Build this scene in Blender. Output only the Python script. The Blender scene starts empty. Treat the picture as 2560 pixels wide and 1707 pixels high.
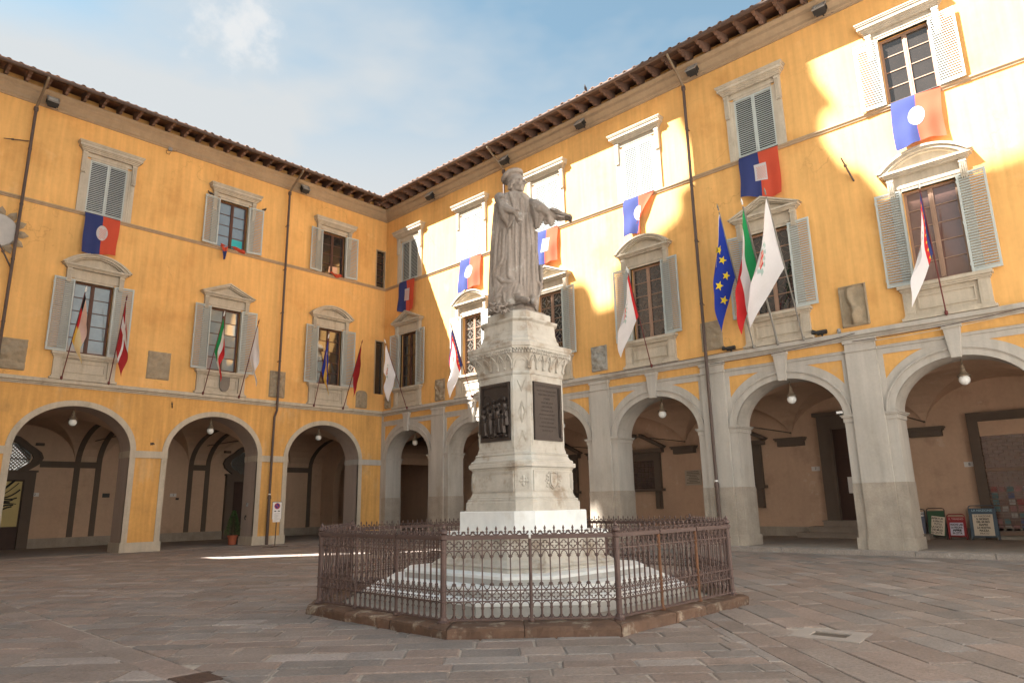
import bpy, bmesh, math, random
from mathutils import Vector, Matrix, noise
random.seed(7)
C = bpy.context.scene.collection
SC = bpy.context.scene
PI = math.pi
sin, cos, rad = math.sin, math.cos, math.radians

# ------------------------------------------------------------------ camera
CAM = Vector((-22.114, -30.301, 1.6))
def make_camera():
    yaw, pitch, roll = 0.7522933, 0.2304170, -0.0187788
    f = Vector((cos(yaw)*cos(pitch), sin(yaw)*cos(pitch), sin(pitch)))
    r = Vector((sin(yaw), -cos(yaw), 0)); u = r.cross(f)
    r2 = r*cos(roll)+u*sin(roll); u2 = -r*sin(roll)+u*cos(roll)
    cd = bpy.data.cameras.new('camera'); co = bpy.data.objects.new('camera', cd); C.objects.link(co)
    m = Matrix((r2, u2, -f)).transposed().to_4x4(); m.translation = CAM
    co.matrix_world = m
    cd.sensor_width = 36; cd.lens = 36*1724.4/2560; cd.clip_end = 2000; cd.clip_start = .05
    SC.camera = co
make_camera()

# ------------------------------------------------------------------ light
SUN_D = Vector((1, -.63, -1.35)).normalized()          # direction the light travels
def make_light():
    w = bpy.data.worlds.new('World'); SC.world = w; w.use_nodes = True
    nt = w.node_tree; N = nt.nodes; L = nt.links; N.clear()
    out = N.new('ShaderNodeOutputWorld'); bg = N.new('ShaderNodeBackground')
    sky = N.new('ShaderNodeTexSky'); sky.sky_type = 'NISHITA'; sky.sun_disc = False
    s = -SUN_D
    sky.sun_elevation = math.asin(s.z); sky.sun_rotation = math.atan2(s.x, s.y)
    sky.air_density = .9; sky.dust_density = 1.3; sky.ozone_density = .8; sky.altitude = 100
    # thin veil of haze and a few small clouds, the same all round the sky
    tc = N.new('ShaderNodeTexCoord'); sep = N.new('ShaderNodeSeparateXYZ'); L.new(tc.outputs['Generated'], sep.inputs[0])
    mr = N.new('ShaderNodeMapRange'); mr.interpolation_type = 'SMOOTHSTEP'
    mr.inputs[1].default_value = .63; mr.inputs[2].default_value = .41; mr.inputs[3].default_value = 0; mr.inputs[4].default_value = 1
    L.new(sep.outputs['Z'], mr.inputs[0])
    n1 = N.new('ShaderNodeTexNoise'); n1.inputs['Scale'].default_value = 2.2; n1.inputs['Detail'].default_value = 5; n1.inputs['Roughness'].default_value = .5
    mp = N.new('ShaderNodeMapping'); mp.inputs['Scale'].default_value = (1, 1, 2.2); mp.inputs['Location'].default_value = (.55, 1.4, 0)
    L.new(tc.outputs['Generated'], mp.inputs[0]); L.new(mp.outputs[0], n1.inputs['Vector'])
    mr2 = N.new('ShaderNodeMapRange'); mr2.inputs[1].default_value = .44; mr2.inputs[2].default_value = .62; L.new(n1.outputs['Fac'], mr2.inputs[0])
    ad = N.new('ShaderNodeMath'); ad.operation = 'MULTIPLY_ADD'; ad.use_clamp = True
    L.new(mr2.outputs[0], ad.inputs[0]); ad.inputs[1].default_value = .65; L.new(mr.outputs[0], ad.inputs[2])
    ml = N.new('ShaderNodeMath'); ml.operation = 'MULTIPLY'; L.new(ad.outputs[0], ml.inputs[0]); ml.inputs[1].default_value = .95
    # one small cumulus
    d0 = Vector((.314, .753, .578)).normalized()
    vs = N.new('ShaderNodeVectorMath'); vs.operation = 'DISTANCE'; L.new(tc.outputs['Generated'], vs.inputs[0]); vs.inputs[1].default_value = d0
    n2 = N.new('ShaderNodeTexNoise'); n2.inputs['Scale'].default_value = 16; n2.inputs['Detail'].default_value = 6; n2.inputs['Roughness'].default_value = .6
    L.new(tc.outputs['Generated'], n2.inputs['Vector'])
    m3 = N.new('ShaderNodeMath'); m3.operation = 'MULTIPLY_ADD'; L.new(n2.outputs['Fac'], m3.inputs[0]); m3.inputs[1].default_value = -.19; L.new(vs.outputs['Value'], m3.inputs[2])
    mr3 = N.new('ShaderNodeMapRange'); mr3.interpolation_type = 'SMOOTHSTEP'; mr3.inputs[1].default_value = -.036; mr3.inputs[2].default_value = -.085
    L.new(m3.outputs[0], mr3.inputs[0])
    fl = N.new('ShaderNodeMath'); fl.operation = 'MAXIMUM'; L.new(ml.outputs[0], fl.inputs[0]); fl.inputs[1].default_value = .12
    m4 = N.new('ShaderNodeMath'); m4.operation = 'MULTIPLY'; L.new(mr3.outputs[0], m4.inputs[0]); m4.inputs[1].default_value = .75
    mx = N.new('ShaderNodeMath'); mx.operation = 'MAXIMUM'; L.new(fl.outputs[0], mx.inputs[0]); L.new(m4.outputs[0], mx.inputs[1])
    mix = N.new('ShaderNodeMix'); mix.data_type = 'RGBA'
    L.new(mx.outputs[0], mix.inputs['Factor']); tn = N.new('ShaderNodeMix'); tn.data_type = 'RGBA'; tn.blend_type = 'MULTIPLY'; tn.inputs['Factor'].default_value = 1; L.new(sky.outputs[0], tn.inputs[6]); tn.inputs[7].default_value = (.74,.88,.72,1); L.new(tn.outputs[2], mix.inputs[6]); mix.inputs[7].default_value = HAZE
    mc = N.new('ShaderNodeMix'); mc.data_type = 'RGBA'; L.new(m4.outputs[0], mc.inputs['Factor']); L.new(mix.outputs[2], mc.inputs[6]); mc.inputs[7].default_value = (2.55,2.56,2.56,1); L.new(mc.outputs[2], bg.inputs['Color']); bg.inputs['Strength'].default_value = SKY
    L.new(bg.outputs[0], out.inputs['Surface'])
    ld = bpy.data.lights.new('sun', 'SUN'); lo = bpy.data.objects.new('sun', ld); C.objects.link(lo)
    ld.energy = SUN; ld.angle = rad(.55); ld.color = (1, .95, .87)
    lo.rotation_euler = SUN_D.to_track_quat('-Z', 'Y').to_euler(); lo.location = (-30, 20, 60)
SKY, SUN, EXPO = .055, 5.0, 2.66
HAZE = (2.12, 2.19, 2.22, 1)
make_light()
SC.view_settings.view_transform = 'Standard'; SC.view_settings.look = 'None'
SC.view_settings.exposure = EXPO; SC.view_settings.gamma = 1; SC.view_settings.use_curve_mapping = False
SC.cycles.max_bounces = 8; SC.cycles.diffuse_bounces = 5

# ------------------------------------------------------------------ helpers
class MB:
    def __init__(s): s.v = []; s.f = []; s.mi = []; s.cur = 0; s.tint = None
    def add(s, vs, fs):
        o = len(s.v); s.v += [tuple(v) for v in vs]
        for f in fs: s.f.append([o+i for i in f]); s.mi.append(s.cur)
    def box(s, x0, x1, y0, y1, z0, z1):
        s.add([(x0,y0,z0),(x1,y0,z0),(x1,y1,z0),(x0,y1,z0),(x0,y0,z1),(x1,y0,z1),(x1,y1,z1),(x0,y1,z1)],
              [(0,3,2,1),(4,5,6,7),(0,1,5,4),(1,2,6,5),(2,3,7,6),(3,0,4,7)])
    def quad(s, a, b, c, d): s.add([a,b,c,d], [(0,1,2,3)])
    def extr(s, poly, axis, a, b):
        """poly in the plane normal to axis; x:(y,z) y:(x,z) z:(x,y)"""
        n = len(poly)
        def P(p, t): return (t,p[0],p[1]) if axis == 'x' else ((p[0],t,p[1]) if axis == 'y' else (p[0],p[1],t))
        s.add([P(p,a) for p in poly]+[P(p,b) for p in poly],
              [tuple(range(n-1,-1,-1)), tuple(range(n,2*n))]+[(i,(i+1)%n,n+(i+1)%n,n+i) for i in range(n)])
    def tube(s, pts, r, n=6, closed=False):
        pts = [Vector(p) for p in pts]; m = len(pts); rr = r if isinstance(r, (list,tuple)) else [r]*m
        vs = []; prev = None
        for i, p in enumerate(pts):
            if closed: t = pts[(i+1)%m]-pts[i-1]
            else: t = pts[min(i+1,m-1)]-pts[max(i-1,0)]
            t.normalize()
            if prev is None:
                a = Vector((0,0,1)) if abs(t.z) < .9 else Vector((1,0,0))
                e = t.cross(a).normalized()
            else: e = (prev-t*prev.dot(t)).normalized()
            prev = e; g = t.cross(e)
            for k in range(n):
                an = 2*PI*k/n; vs.append(p+(e*cos(an)+g*sin(an))*rr[i])
        fs = []
        for i in range(m if closed else m-1):
            j = (i+1)%m
            for k in range(n): fs.append((i*n+k, i*n+(k+1)%n, j*n+(k+1)%n, j*n+k))
        if not closed: fs += [tuple(range(n-1,-1,-1)), tuple(range((m-1)*n, m*n))]
        s.add(vs, fs)
    def lathe(s, prof, n=16, c=(0,0,0), cap=True):
        vs = []; m = len(prof)
        for r, z in prof:
            for k in range(n):
                a = 2*PI*k/n; vs.append((c[0]+r*cos(a), c[1]+r*sin(a), c[2]+z))
        fs = [(i*n+k, i*n+(k+1)%n, (i+1)*n+(k+1)%n, (i+1)*n+k) for i in range(m-1) for k in range(n)]
        if cap: fs += [tuple(range(n-1,-1,-1)), tuple(range((m-1)*n, m*n))]
        s.add(vs, fs)
    def ell(s, c, r, n=12, m=8, rot=None):
        vs = []; 
        for i in range(m+1):
            t = PI*i/m
            for k in range(n):
                a = 2*PI*k/n; p = Vector((r[0]*sin(t)*cos(a), r[1]*sin(t)*sin(a), r[2]*cos(t)))
                if rot: p = rot @ p
                vs.append(p+Vector(c))
        s.add(vs, [(i*n+k, (i+1)*n+k, (i+1)*n+(k+1)%n, i*n+(k+1)%n) for i in range(m) for k in range(n)])
    def xf(s, m, start=0):
        for i in range(start, len(s.v)): s.v[i] = tuple(m @ Vector(s.v[i]))
    def mesh(s, name, mats, smooth=False, recalc=True, weld=False):
        me = bpy.data.meshes.new(name); me.from_pydata(s.v, [], s.f)
        mats = mats if isinstance(mats, (list,tuple)) else [mats]
        for m in mats: me.materials.append(m)
        if len(mats) > 1: me.polygons.foreach_set('material_index', s.mi)
        if recalc or weld:
            bm = bmesh.new(); bm.from_mesh(me)
            if weld: bmesh.ops.remove_doubles(bm, verts=bm.verts, dist=1e-4)
            if recalc: bmesh.ops.recalc_face_normals(bm, faces=bm.faces)
            bm.to_mesh(me); bm.free()
        if smooth: me.polygons.foreach_set('use_smooth', [True]*len(me.polygons))
        me.update(); return me
    def build(s, name, mats, parent=None, loc=None, rot=None, smooth=False, recalc=True, weld=False):
        return put(name, s.mesh(name, mats, smooth, recalc, weld), parent, loc, rot)
def put(name, me, parent=None, loc=None, rot=None, scale=None):
    o = bpy.data.objects.new(name, me); C.objects.link(o)
    if parent: o.parent = parent
    if loc is not None: o.location = loc
    if rot is not None: o.rotation_euler = rot if isinstance(rot, (tuple,list)) else (0,0,rot)
    if scale is not None: o.scale = scale
    return o
def tag(o, label, cat, group=None):
    o['label'] = label; o['category'] = cat
    if group: o['group'] = group
    return o
def thing(name, label, cat, loc=(0,0,0), rz=0, group=None):
    o = bpy.data.objects.new(name, None); C.objects.link(o); o.location = loc; o.rotation_euler = (0,0,rz)
    return tag(o, label, cat, group)
def struct(o): o['kind'] = 'structure'; return o
def stuff(o): o['kind'] = 'stuff'; return o
def text_mesh(s, size, mat, parent, loc, rot=(PI/2,0,0), align='CENTER', ext=.0015, name='lettering', sx=1, bold=0):
    cu = bpy.data.curves.new(name, 'FONT'); cu.body = s; cu.size = size; cu.align_x = align; cu.align_y = 'CENTER'; cu.extrude = ext; cu.offset = bold
    o = bpy.data.objects.new('tmp', cu); C.objects.link(o)
    dg = bpy.context.evaluated_depsgraph_get(); me = bpy.data.meshes.new_from_object(o.evaluated_get(dg))
    bpy.data.objects.remove(o); bpy.data.curves.remove(cu)
    me.materials.clear(); me.materials.append(mat)
    return put(name, me, parent, loc, rot, (sx,1,1))
def evaluated(o):
    dg = bpy.context.evaluated_depsgraph_get(); me = bpy.data.meshes.new_from_object(o.evaluated_get(dg)); return me

# ------------------------------------------------------------------ materials
def M(name, base, rough=.85, var=.12, scale=.8, streak=0., fine=.06, fscale=25, bump=.15, bscale=60, spec=.3, metal=0., tint=False, stain=None, stain2=None, rnd=0., coat=0., crack=0.):
    m = bpy.data.materials.new(name); m.use_nodes = True; nt = m.node_tree; N = nt.nodes; L = nt.links
    b = N['Principled BSDF']; b.inputs['Roughness'].default_value = rough; b.inputs['Metallic'].default_value = metal
    b.inputs['Specular IOR Level'].default_value = spec
    if coat: b.inputs['Coat Weight'].default_value = coat; b.inputs['Coat Roughness'].default_value = .15
    geo = N.new('ShaderNodeNewGeometry')
    def nz(sc, det=4, stretch=None, ro=.55, off=0):
        t = N.new('ShaderNodeTexNoise'); t.inputs['Scale'].default_value = sc; t.inputs['Detail'].default_value = det; t.inputs['Roughness'].default_value = ro
        src = geo.outputs['Position']
        if stretch or off:
            mp = N.new('ShaderNodeMapping'); mp.inputs['Scale'].default_value = stretch or (1,1,1); mp.inputs['Location'].default_value = (off,off*.7,off*.3)
            L.new(src, mp.inputs[0]); src = mp.outputs[0]
        L.new(src, t.inputs['Vector']); return t.outputs['Fac']
    def ma(op, a, b_=None, c=None):
        n = N.new('ShaderNodeMath'); n.operation = op
        for i, x in enumerate((a, b_, c)):
            if x is None: continue
            if isinstance(x, (int,float)): n.inputs[i].default_value = x
            else: L.new(x, n.inputs[i])
        return n.outputs[0]
    fac = ma('MULTIPLY_ADD', nz(scale), 2*var*1.6, 1-var*1.6)
    fac = ma('MULTIPLY', fac, ma('MULTIPLY_ADD', nz(fscale, 3), 2*fine*1.6, 1-fine*1.6))
    if streak: fac = ma('MULTIPLY', fac, ma('MULTIPLY_ADD', nz(1, 4, (5,5,.35), off=3), 2*streak*1.6, 1-streak*1.6))
    if rnd:
        oi = N.new('ShaderNodeObjectInfo'); fac = ma('MULTIPLY', fac, ma('MULTIPLY_ADD', oi.outputs['Random'], 2*rnd, 1-rnd))
    col = N.new('ShaderNodeRGB'); col.outputs[0].default_value = (*base, 1); src = col.outputs[0]
    def mixc(f, a, bcol):
        x = N.new('ShaderNodeMix'); x.data_type = 'RGBA'; L.new(f, x.inputs['Factor']); L.new(a, x.inputs[6]); x.inputs[7].default_value = (*bcol, 1); return x.outputs[2]
    for k, st in enumerate((stain, stain2)):
        if st:
            c2, sc, lo, hi, amt = st[:5]
            mr = N.new('ShaderNodeMapRange'); mr.interpolation_type = 'SMOOTHSTEP'; mr.inputs[1].default_value = lo; mr.inputs[2].default_value = hi; mr.inputs[4].default_value = amt
            L.new(nz(sc, 6, st[5] if len(st) > 5 else None, .62, off=11+k*7), mr.inputs[0]); src = mixc(mr.outputs[0], src, c2)
    if crack:
        vo = N.new('ShaderNodeTexVoronoi'); vo.feature = 'DISTANCE_TO_EDGE'; vo.inputs['Scale'].default_value = .42
        nv = N.new('ShaderNodeTexNoise'); nv.inputs['Scale'].default_value = 1.6; nv.inputs['Detail'].default_value = 5; L.new(geo.outputs['Position'], nv.inputs['Vector'])
        vm_ = N.new('ShaderNodeVectorMath'); vm_.operation = 'MULTIPLY_ADD'; L.new(nv.outputs['Color'], vm_.inputs[0]); vm_.inputs[1].default_value = (1.1,1.1,1.1); L.new(geo.outputs['Position'], vm_.inputs[2]); L.new(vm_.outputs[0], vo.inputs['Vector'])
        c1 = N.new('ShaderNodeMapRange'); c1.inputs[1].default_value = .009; c1.inputs[2].default_value = .002; L.new(vo.outputs['Distance'], c1.inputs[0])
        c2 = N.new('ShaderNodeMapRange'); c2.inputs[1].default_value = .52; c2.inputs[2].default_value = .66; c2.inputs[4].default_value = crack; L.new(nz(.35, 3, off=23), c2.inputs[0])
        src = mixc(ma('MULTIPLY', c1.outputs[0], c2.outputs[0]), src, (.28,.13,.05))
    if tint:
        at = N.new('ShaderNodeAttribute'); at.attribute_name = 'tint'
        x = N.new('ShaderNodeMix'); x.data_type = 'RGBA'; x.blend_type = 'MULTIPLY'; x.inputs['Factor'].default_value = 1; L.new(src, x.inputs[6]); L.new(at.outputs['Color'], x.inputs[7]); src = x.outputs[2]
    vm = N.new('ShaderNodeVectorMath'); vm.operation = 'SCALE'; L.new(src, vm.inputs[0]); L.new(fac, vm.inputs['Scale'])
    L.new(vm.outputs[0], b.inputs['Base Color'])
    if bump:
        bp = N.new('ShaderNodeBump'); bp.inputs['Strength'].default_value = bump; bp.inputs['Distance'].default_value = .02
        L.new(nz(bscale, 5, ro=.6), bp.inputs['Height']); L.new(bp.outputs[0], b.inputs['Normal'])
    return m
OCH = M('ochre_plaster', (.75,.425,.15), .9, .12, .45, .15, .05, 6, .14, 35, .2, stain=((.58,.28,.085), .45, .50, .72, .5), stain2=((.80,.50,.22), .9, .62, .72, .4), crack=.3)
OCHW = M('weathered_ochre_plaster', (.66,.365,.12), .92, .14, .7, .22, .07, 8, .2, 30, .2, stain=((.62,.42,.22), .9, .54, .70, .6,(1.2,1.2,.5)), stain2=((.40,.24,.10), .8, .52, .75, .5))
OCHD = M('faded_orange_plaster', (.66,.37,.125), .92, .14, 1.2, .12, .06, 8, .15, 30, .2, stain=((.45,.36,.26), 1.5, .55, .75, .45))
TRIM = M('pale_sandstone', (.49,.43,.345), .85, .13, 1.6, .16, .08, 20, .2, 45, .25, stain=((.25,.20,.14), 1.4, .52, .8, .5,(2,2,.6)))
GREY = M('grey_stucco_stone', (.45,.42,.38), .88, .10, .9, .14, .05, 14, .15, 40, .22, stain=((.27,.225,.165), .6, .5, .78, .55,(1.3,1.3,.6)), stain2=((.47,.44,.40), 3, .66, .78, .5))
DADO = M('rough_grey_stone', (.36,.315,.265), .92, .20, 2.2, .12, .10, 18, .5, 26, .2, stain=((.40,.36,.31), 1.8, .56, .72, .6))
JAMB = M('mauve_grey_plaster', (.40,.32,.27), .9, .10, .8, .08, .05, 14, .1, 40, .2)
LOGW = M('brown_loggia_plaster', (.56,.40,.29), .93, .12, .7, .05, .06, 10, .12, 30, .2, stain=((.30,.215,.15), .8, .55, .8, .5), stain2=((.47,.36,.26), 1.2, .62, .76, .4))
LOGB = M('orange_brown_loggia_plaster', (.55,.385,.28), .93, .12, .6, .05, .06, 10, .12, 30, .2, stain=((.38,.26,.19), .9, .52, .72, .6), stain2=((.62,.50,.40), 1.5, .62, .68, .55))
RIB = M('dark_grey_rib_stone', (.13,.10,.08), .85, .10, 1.5, .05, .05, 20, .1, 40)
FLOOR = M('worn_loggia_paving', (.27,.225,.19), .8, .2, 1.2, 0, .1, 12, .2, 20, .3)
WOODD = M('dark_eave_wood', (.085,.05,.04), .85, .2, 2, 0, .1, 20, .2, 30)
WOODB = M('brown_bracket_wood', (.165,.10,.075), .85, .2, 3, 0, .1, 25, .2, 40, rnd=.25)
TILE = M('terracotta_tile', (.27,.15,.095), .9, .25, 3, 0, .15, 30, .3, 40, rnd=.35)
CORN = M('grey_brown_cornice', (.39,.285,.185), .88, .12, 1, .1, .06, 15, .15, 40)
SHUT = M('off_white_shutter_paint', (.45,.485,.47), .6, .05, 1.5, .05, .03, 20, .05, 40, .35, rnd=.13)
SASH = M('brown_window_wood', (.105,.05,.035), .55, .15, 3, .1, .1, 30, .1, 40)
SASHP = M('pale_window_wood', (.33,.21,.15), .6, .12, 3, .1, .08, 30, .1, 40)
IRON = M('brown_wrought_iron', (.105,.066,.058), .55, .18, 4, 0, .15, 40, .1, 60, .5, metal=.2)
RUST = M('rusty_iron', (.16,.075,.04), .75, .3, 5, 0, .2, 40, .2, 60)
PIPE = M('dark_brown_pipe', (.085,.055,.045), .5, .12, 1.5, 0, .05, 30, .05, 40, .5)
COPP = M('weathered_copper', (.22,.17,.12), .55, .25, 3, 0, .1, 30, .05, 40, .5, metal=.4)
MARB = M('weathered_marble', (.48,.45,.40), .7, .14, 1.8, .10, .08, 12, .25, 30, .3, stain=((.25,.185,.125), 2.6, .48, .70, .8), stain2=((.54,.55,.52), 1.6, .57, .72, .6))
MARW = M('white_marble', (.78,.79,.78), .55, .08, 1.8, .05, .05, 10, .12, 25, .4, stain=((.55,.50,.43), 2.2, .55, .75, .4), stain2=((.60,.66,.67), 1.1, .5, .7, .5))
MARG = M('grey_marble_riser', (.42,.41,.39), .7, .16, 2.5, .05, .1, 16, .2, 25, .3, stain=((.55,.55,.53), 2, .55, .7, .6))
STAT = M('statue_marble', (.285,.245,.215), .75, .12, 2.2, .22, .16, 18, .35, 40, .3, stain=((.20,.16,.13), 2.2, .46, .70, .75,(2.5,2.5,.5)), stain2=((.56,.54,.50), 3.5, .56, .72, .65))
BRON = M('dark_bronze', (.055,.043,.038), .42, .2, 5, 0, .2, 40, .2, 60, .5, metal=.6)
KERB = M('dark_brown_kerb_stone', (.125,.075,.052), .85, .28, 3, 0, .18, 14, .5, 18, .3, stain=((.33,.28,.22), 4, .54, .66, .75), rnd=.2)
PAVE = M('paving_stone', (.238,.199,.178), .62, .20, 1.6, 0, .26, 28, .8, 22, .4, tint=True, stain=((.15,.12,.10), 2.6, .52, .75, .45), stain2=((.37,.34,.31), 5, .60, .72, .5))
MORT = M('pale_mortar_ground', (.38,.335,.29), .95, .22, 2.5, 0, .15, 20, .3, 30)
RELF = M('worn_relief_stone', (.33,.265,.185), .92, .16, 3, .08, .12, 25, .35, 45, .2)
RELG = M('grey_relief_stone', (.34,.325,.29), .92, .16, 3, .08, .12, 25, .35, 45, .2)
GLOBE = M('white_lamp_glass', (.80,.80,.78), .25, .02, 1, 0, .01, 5, 0, 5, .5)
DOORW = M('dark_door_wood', (.06,.032,.024), .6, .15, 2, .1, .1, 25, .1, 40)
PAPER = M('white_paper', (.72,.70,.68), .8, .04, 4, 0, .03, 20, 0, 5)
PAPERC = M('cream_paper', (.66,.58,.47), .8, .04, 4, 0, .03, 20, 0, 5)
INK = M('black_ink', (.03,.028,.028), .8, 0, 1, 0, 0, 5, 0, 5)
METAL = M('grey_painted_metal', (.30,.30,.30), .5, .1, 4, 0, .05, 30, 0, 5, .5, metal=.4)
BLACKM = M('black_metal', (.03,.028,.027), .5, .1, 4, 0, .05, 30, 0, 5, .4)
def glass(name, base, rough=.03, ior=1.55):
    m = M(name, base, rough, .25, 1.2, 0, .05, 8, .02, 2.5, .5); b = m.node_tree.nodes['Principled BSDF']
    b.inputs['IOR'].default_value = ior; b.inputs['Specular IOR Level'].default_value = .9; return m
GLASS = glass('dark_window_glass', (.028,.024,.022), .05, 1.6)
GLASSB = glass('sky_lit_window_glass', (.10,.14,.17), .03, 2.0)
GLASSC = glass('curtained_window_glass', (.22,.26,.27), .04, 1.9)
GLASSW = glass('glass_before_wood_shutter', (.15,.085,.07), .04, 1.6)
def cloth(name, c, tr=.25):
    m = M(name, c, .85, .06, 1.5, 0, .03, 20, .05, 120, .2); nt = m.node_tree; N = nt.nodes; L = nt.links
    b = N['Principled BSDF']; t = N.new('ShaderNodeBsdfTranslucent'); mx = N.new('ShaderNodeMixShader'); mx.inputs[0].default_value = tr
    src = b.inputs['Base Color'].links[0].from_socket; L.new(src, t.inputs['Color'])
    L.new(b.outputs[0], mx.inputs[1]); L.new(t.outputs[0], mx.inputs[2]); L.new(mx.outputs[0], N['Material Output'].inputs['Surface']); return m
CBLUE = cloth('navy_cloth', (.045,.06,.19)); CRED = cloth('orange_red_cloth', (.62,.10,.055)); CWHITE = cloth('white_cloth', (.78,.77,.80)); CGREEN = cloth('green_cloth', (.03,.34,.12))
CDRED = cloth('dark_red_cloth', (.38,.03,.035)); CYEL = cloth('yellow_cloth', (.80,.52,.10)); CBLACK = cloth('black_cloth', (.03,.03,.035)); CEU = cloth('blue_cloth', (.025,.055,.40)); CBRED = cloth('bright_red_cloth', (.62,.035,.04))
CPINK = cloth('pale_red_print', (.70,.36,.30)); CTEAL = cloth('teal_print', (.40,.55,.53)); CSHIELD = cloth('off_white_print', (.62,.585,.585)); CLITP = cloth('backlit_pink_cloth', (.76,.56,.52), .4); CLITY = cloth('backlit_yellow_cloth', (.80,.68,.40), .4); CGOLD = cloth('gold_star_print', (.80,.62,.04), .1)  # pale pink and yellow: backlight painted into the leftmost flag's cloth
POLER = M('dark_red_pole', (.13,.03,.028), .5, .1, 3, 0, .05, 30, 0, 5)
POLEG = M('grey_pole', (.22,.21,.19), .55, .1, 3, 0, .05, 30, 0, 5)
# ------------------------------------------------------------------ the two wings of the palace
RB = -PI/2
wingA = thing('palace_wing', 'ochre palace wing on the left with three plain round arches', 'palace')
wingB = thing('palace_wing', 'ochre palace wing on the right with grey pilasters between its arches', 'palace', (0,0,0), RB)
ZB, ZM, ZC = 6.25, 13.25, 17.35
AX = [-14.26, -8.87, -3.42]                    # bays of the left wing (local x)
BX = [2.17, 7.04, 11.92, 16.77, 21.62, 26.48, 31.33]
AX0, AX1 = -20.4, 0.0
BX0, BX1 = 0.0, 34.2
def grid_wall(mb, x0, x1, z0, z1, holes, depth=.32):
    xs = sorted({x0, x1, *[h[0] for h in holes], *[h[1] for h in holes]}); zs = sorted({z0, z1, *[h[2] for h in holes], *[h[3] for h in holes]})
    for i in range(len(xs)-1):
        for j in range(len(zs)-1):
            cx, cz = (xs[i]+xs[i+1])/2, (zs[j]+zs[j+1])/2
            if any(h[0] < cx < h[1] and h[2] < cz < h[3] for h in holes): continue
            mb.quad((xs[i],0,zs[j]),(xs[i+1],0,zs[j]),(xs[i+1],0,zs[j+1]),(xs[i],0,zs[j+1]))
    for a, b, c, d in holes:
        mb.quad((a,0,c),(a,depth,c),(a,depth,d),(a,0,d)); mb.quad((b,0,c),(b,0,d),(b,depth,d),(b,depth,c))
        mb.quad((a,0,d),(a,depth,d),(b,depth,d),(b,0,d)); mb.quad((a,0,c),(b,0,c),(b,depth,c),(a,depth,c))
        mb.quad((a,depth,c),(b,depth,c),(b,depth,d),(a,depth,d))
def mould(mb, prof, x0, x1, m0=0, m1=0):
    n = len(prof)
    mb.add([(x0+m0*p[0], p[0], p[1]) for p in prof]+[(x1+m1*p[0], p[0], p[1]) for p in prof],
           [(i,(i+1)%n,n+(i+1)%n,n+i) for i in range(n)]+([tuple(range(n-1,-1,-1))] if not m0 else [])+([tuple(range(n,2*n))] if not m1 else []))
def arch_pts(c, a, zs, rise, n=28): return [(c-a*cos(PI*i/n), zs+rise*sin(PI*i/n)) for i in range(n+1)]
def arcade(mbF, mbJ, cs, a, zs, rise, x0, x1, ztop, depth):
    """front sheet with arches (mbF), soffits, jambs and back sheet (mbJ)"""
    edges = [x0]
    for c in cs: edges += [c-a, c+a]
    edges.append(x1)
    for i in range(0, len(edges), 2):
        l, r = edges[i], edges[i+1]
        mbF.quad((l,0,0),(r,0,0),(r,0,ztop),(l,0,ztop)); mbJ.quad((l,depth,0),(r,depth,0),(r,depth,ztop),(l,depth,ztop))
    for c in cs:
        p = arch_pts(c, a, zs, rise)
        for (xa,za),(xb,zb) in zip(p, p[1:]):
            mbF.quad((xa,0,za),(xb,0,zb),(xb,0,ztop),(xa,0,ztop)); mbJ.quad((xa,depth,za),(xb,depth,zb),(xb,depth,ztop),(xa,depth,ztop))
            mbJ.quad((xa,0,za),(xa,depth,za),(xb,depth,zb),(xb,0,zb))
        for s in (-1, 1): mbJ.quad((c+s*a,0,0),(c+s*a,depth,0),(c+s*a,depth,zs),(c+s*a,0,zs))
def ring(mb, c, a, zs, rise, e0, e1, y0, y1, zlow=None, n=28):
    """raised band following an arch from offset e0 to e1, with straight legs down to zlow"""
    P = [arch_pts(c, a+e, zs, rise+e, n) for e in (e0, e1)]
    if zlow is not None: P = [[(q[0][0], zlow)]+q+[(q[-1][0], zlow)] for q in P]
    m = len(P[0]); vs = []
    for k in range(m):
        (xi,zi),(xo,zo) = P[0][k], P[1][k]; vs += [(xi,y0,zi),(xo,y0,zo),(xo,y1,zo),(xi,y1,zi)]
    fs = []
    for k in range(m-1):
        for j in range(4): fs.append((4*k+j, 4*k+(j+1)%4, 4*k+4+(j+1)%4, 4*k+4+j))
    fs += [(0,1,2,3), tuple(4*(m-1)+i for i in (3,2,1,0))]
    mb.add(vs, fs)

# ---- window meshes
def surround_upper():
    b = MB()
    for s in (-1, 1):
        def bx(xa, xb, *r): b.box(*sorted((s*xa, s*xb)), *r)
        bx(.70,.79,-.045,.10,13.38,15.70); bx(.79,.862,-.07,.0,13.38,15.705)
        bx(.865,1.02,-.08,0,13.38,15.04)
        bx(.855,1.03,-.13,0,15.10,15.97)
        for k in range(3): bx(.875+.05*k,.905+.05*k,-.15,-.13,15.16,15.85)
        bx(.845,1.04,-.155,0,15.855,15.93)
        for k in range(3): bx(.865+.055*k,.90+.055*k,-.135,0,15.04,15.10)
    b.box(-.70,.70,-.045,.10,15.70,15.79); b.box(-.862,.862,-.07,0,15.792,15.87)
    b.box(-.85,.85,-.04,0,15.872,15.97)
    for z0, z1, d, h in ((15.975,16.03,.16,1.06),(16.03,16.09,.20,1.10),(16.09,16.13,.25,1.14),(16.13,16.25,.30,1.19),(16.25,16.30,.335,1.22),(16.30,16.34,.36,1.245)): b.box(-h,h,-d,0,z0,z1)
    b.box(-.71,.71,-.02,.31,13.37,13.40)
    return b.mesh('window_surround', TRIM)
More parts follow.
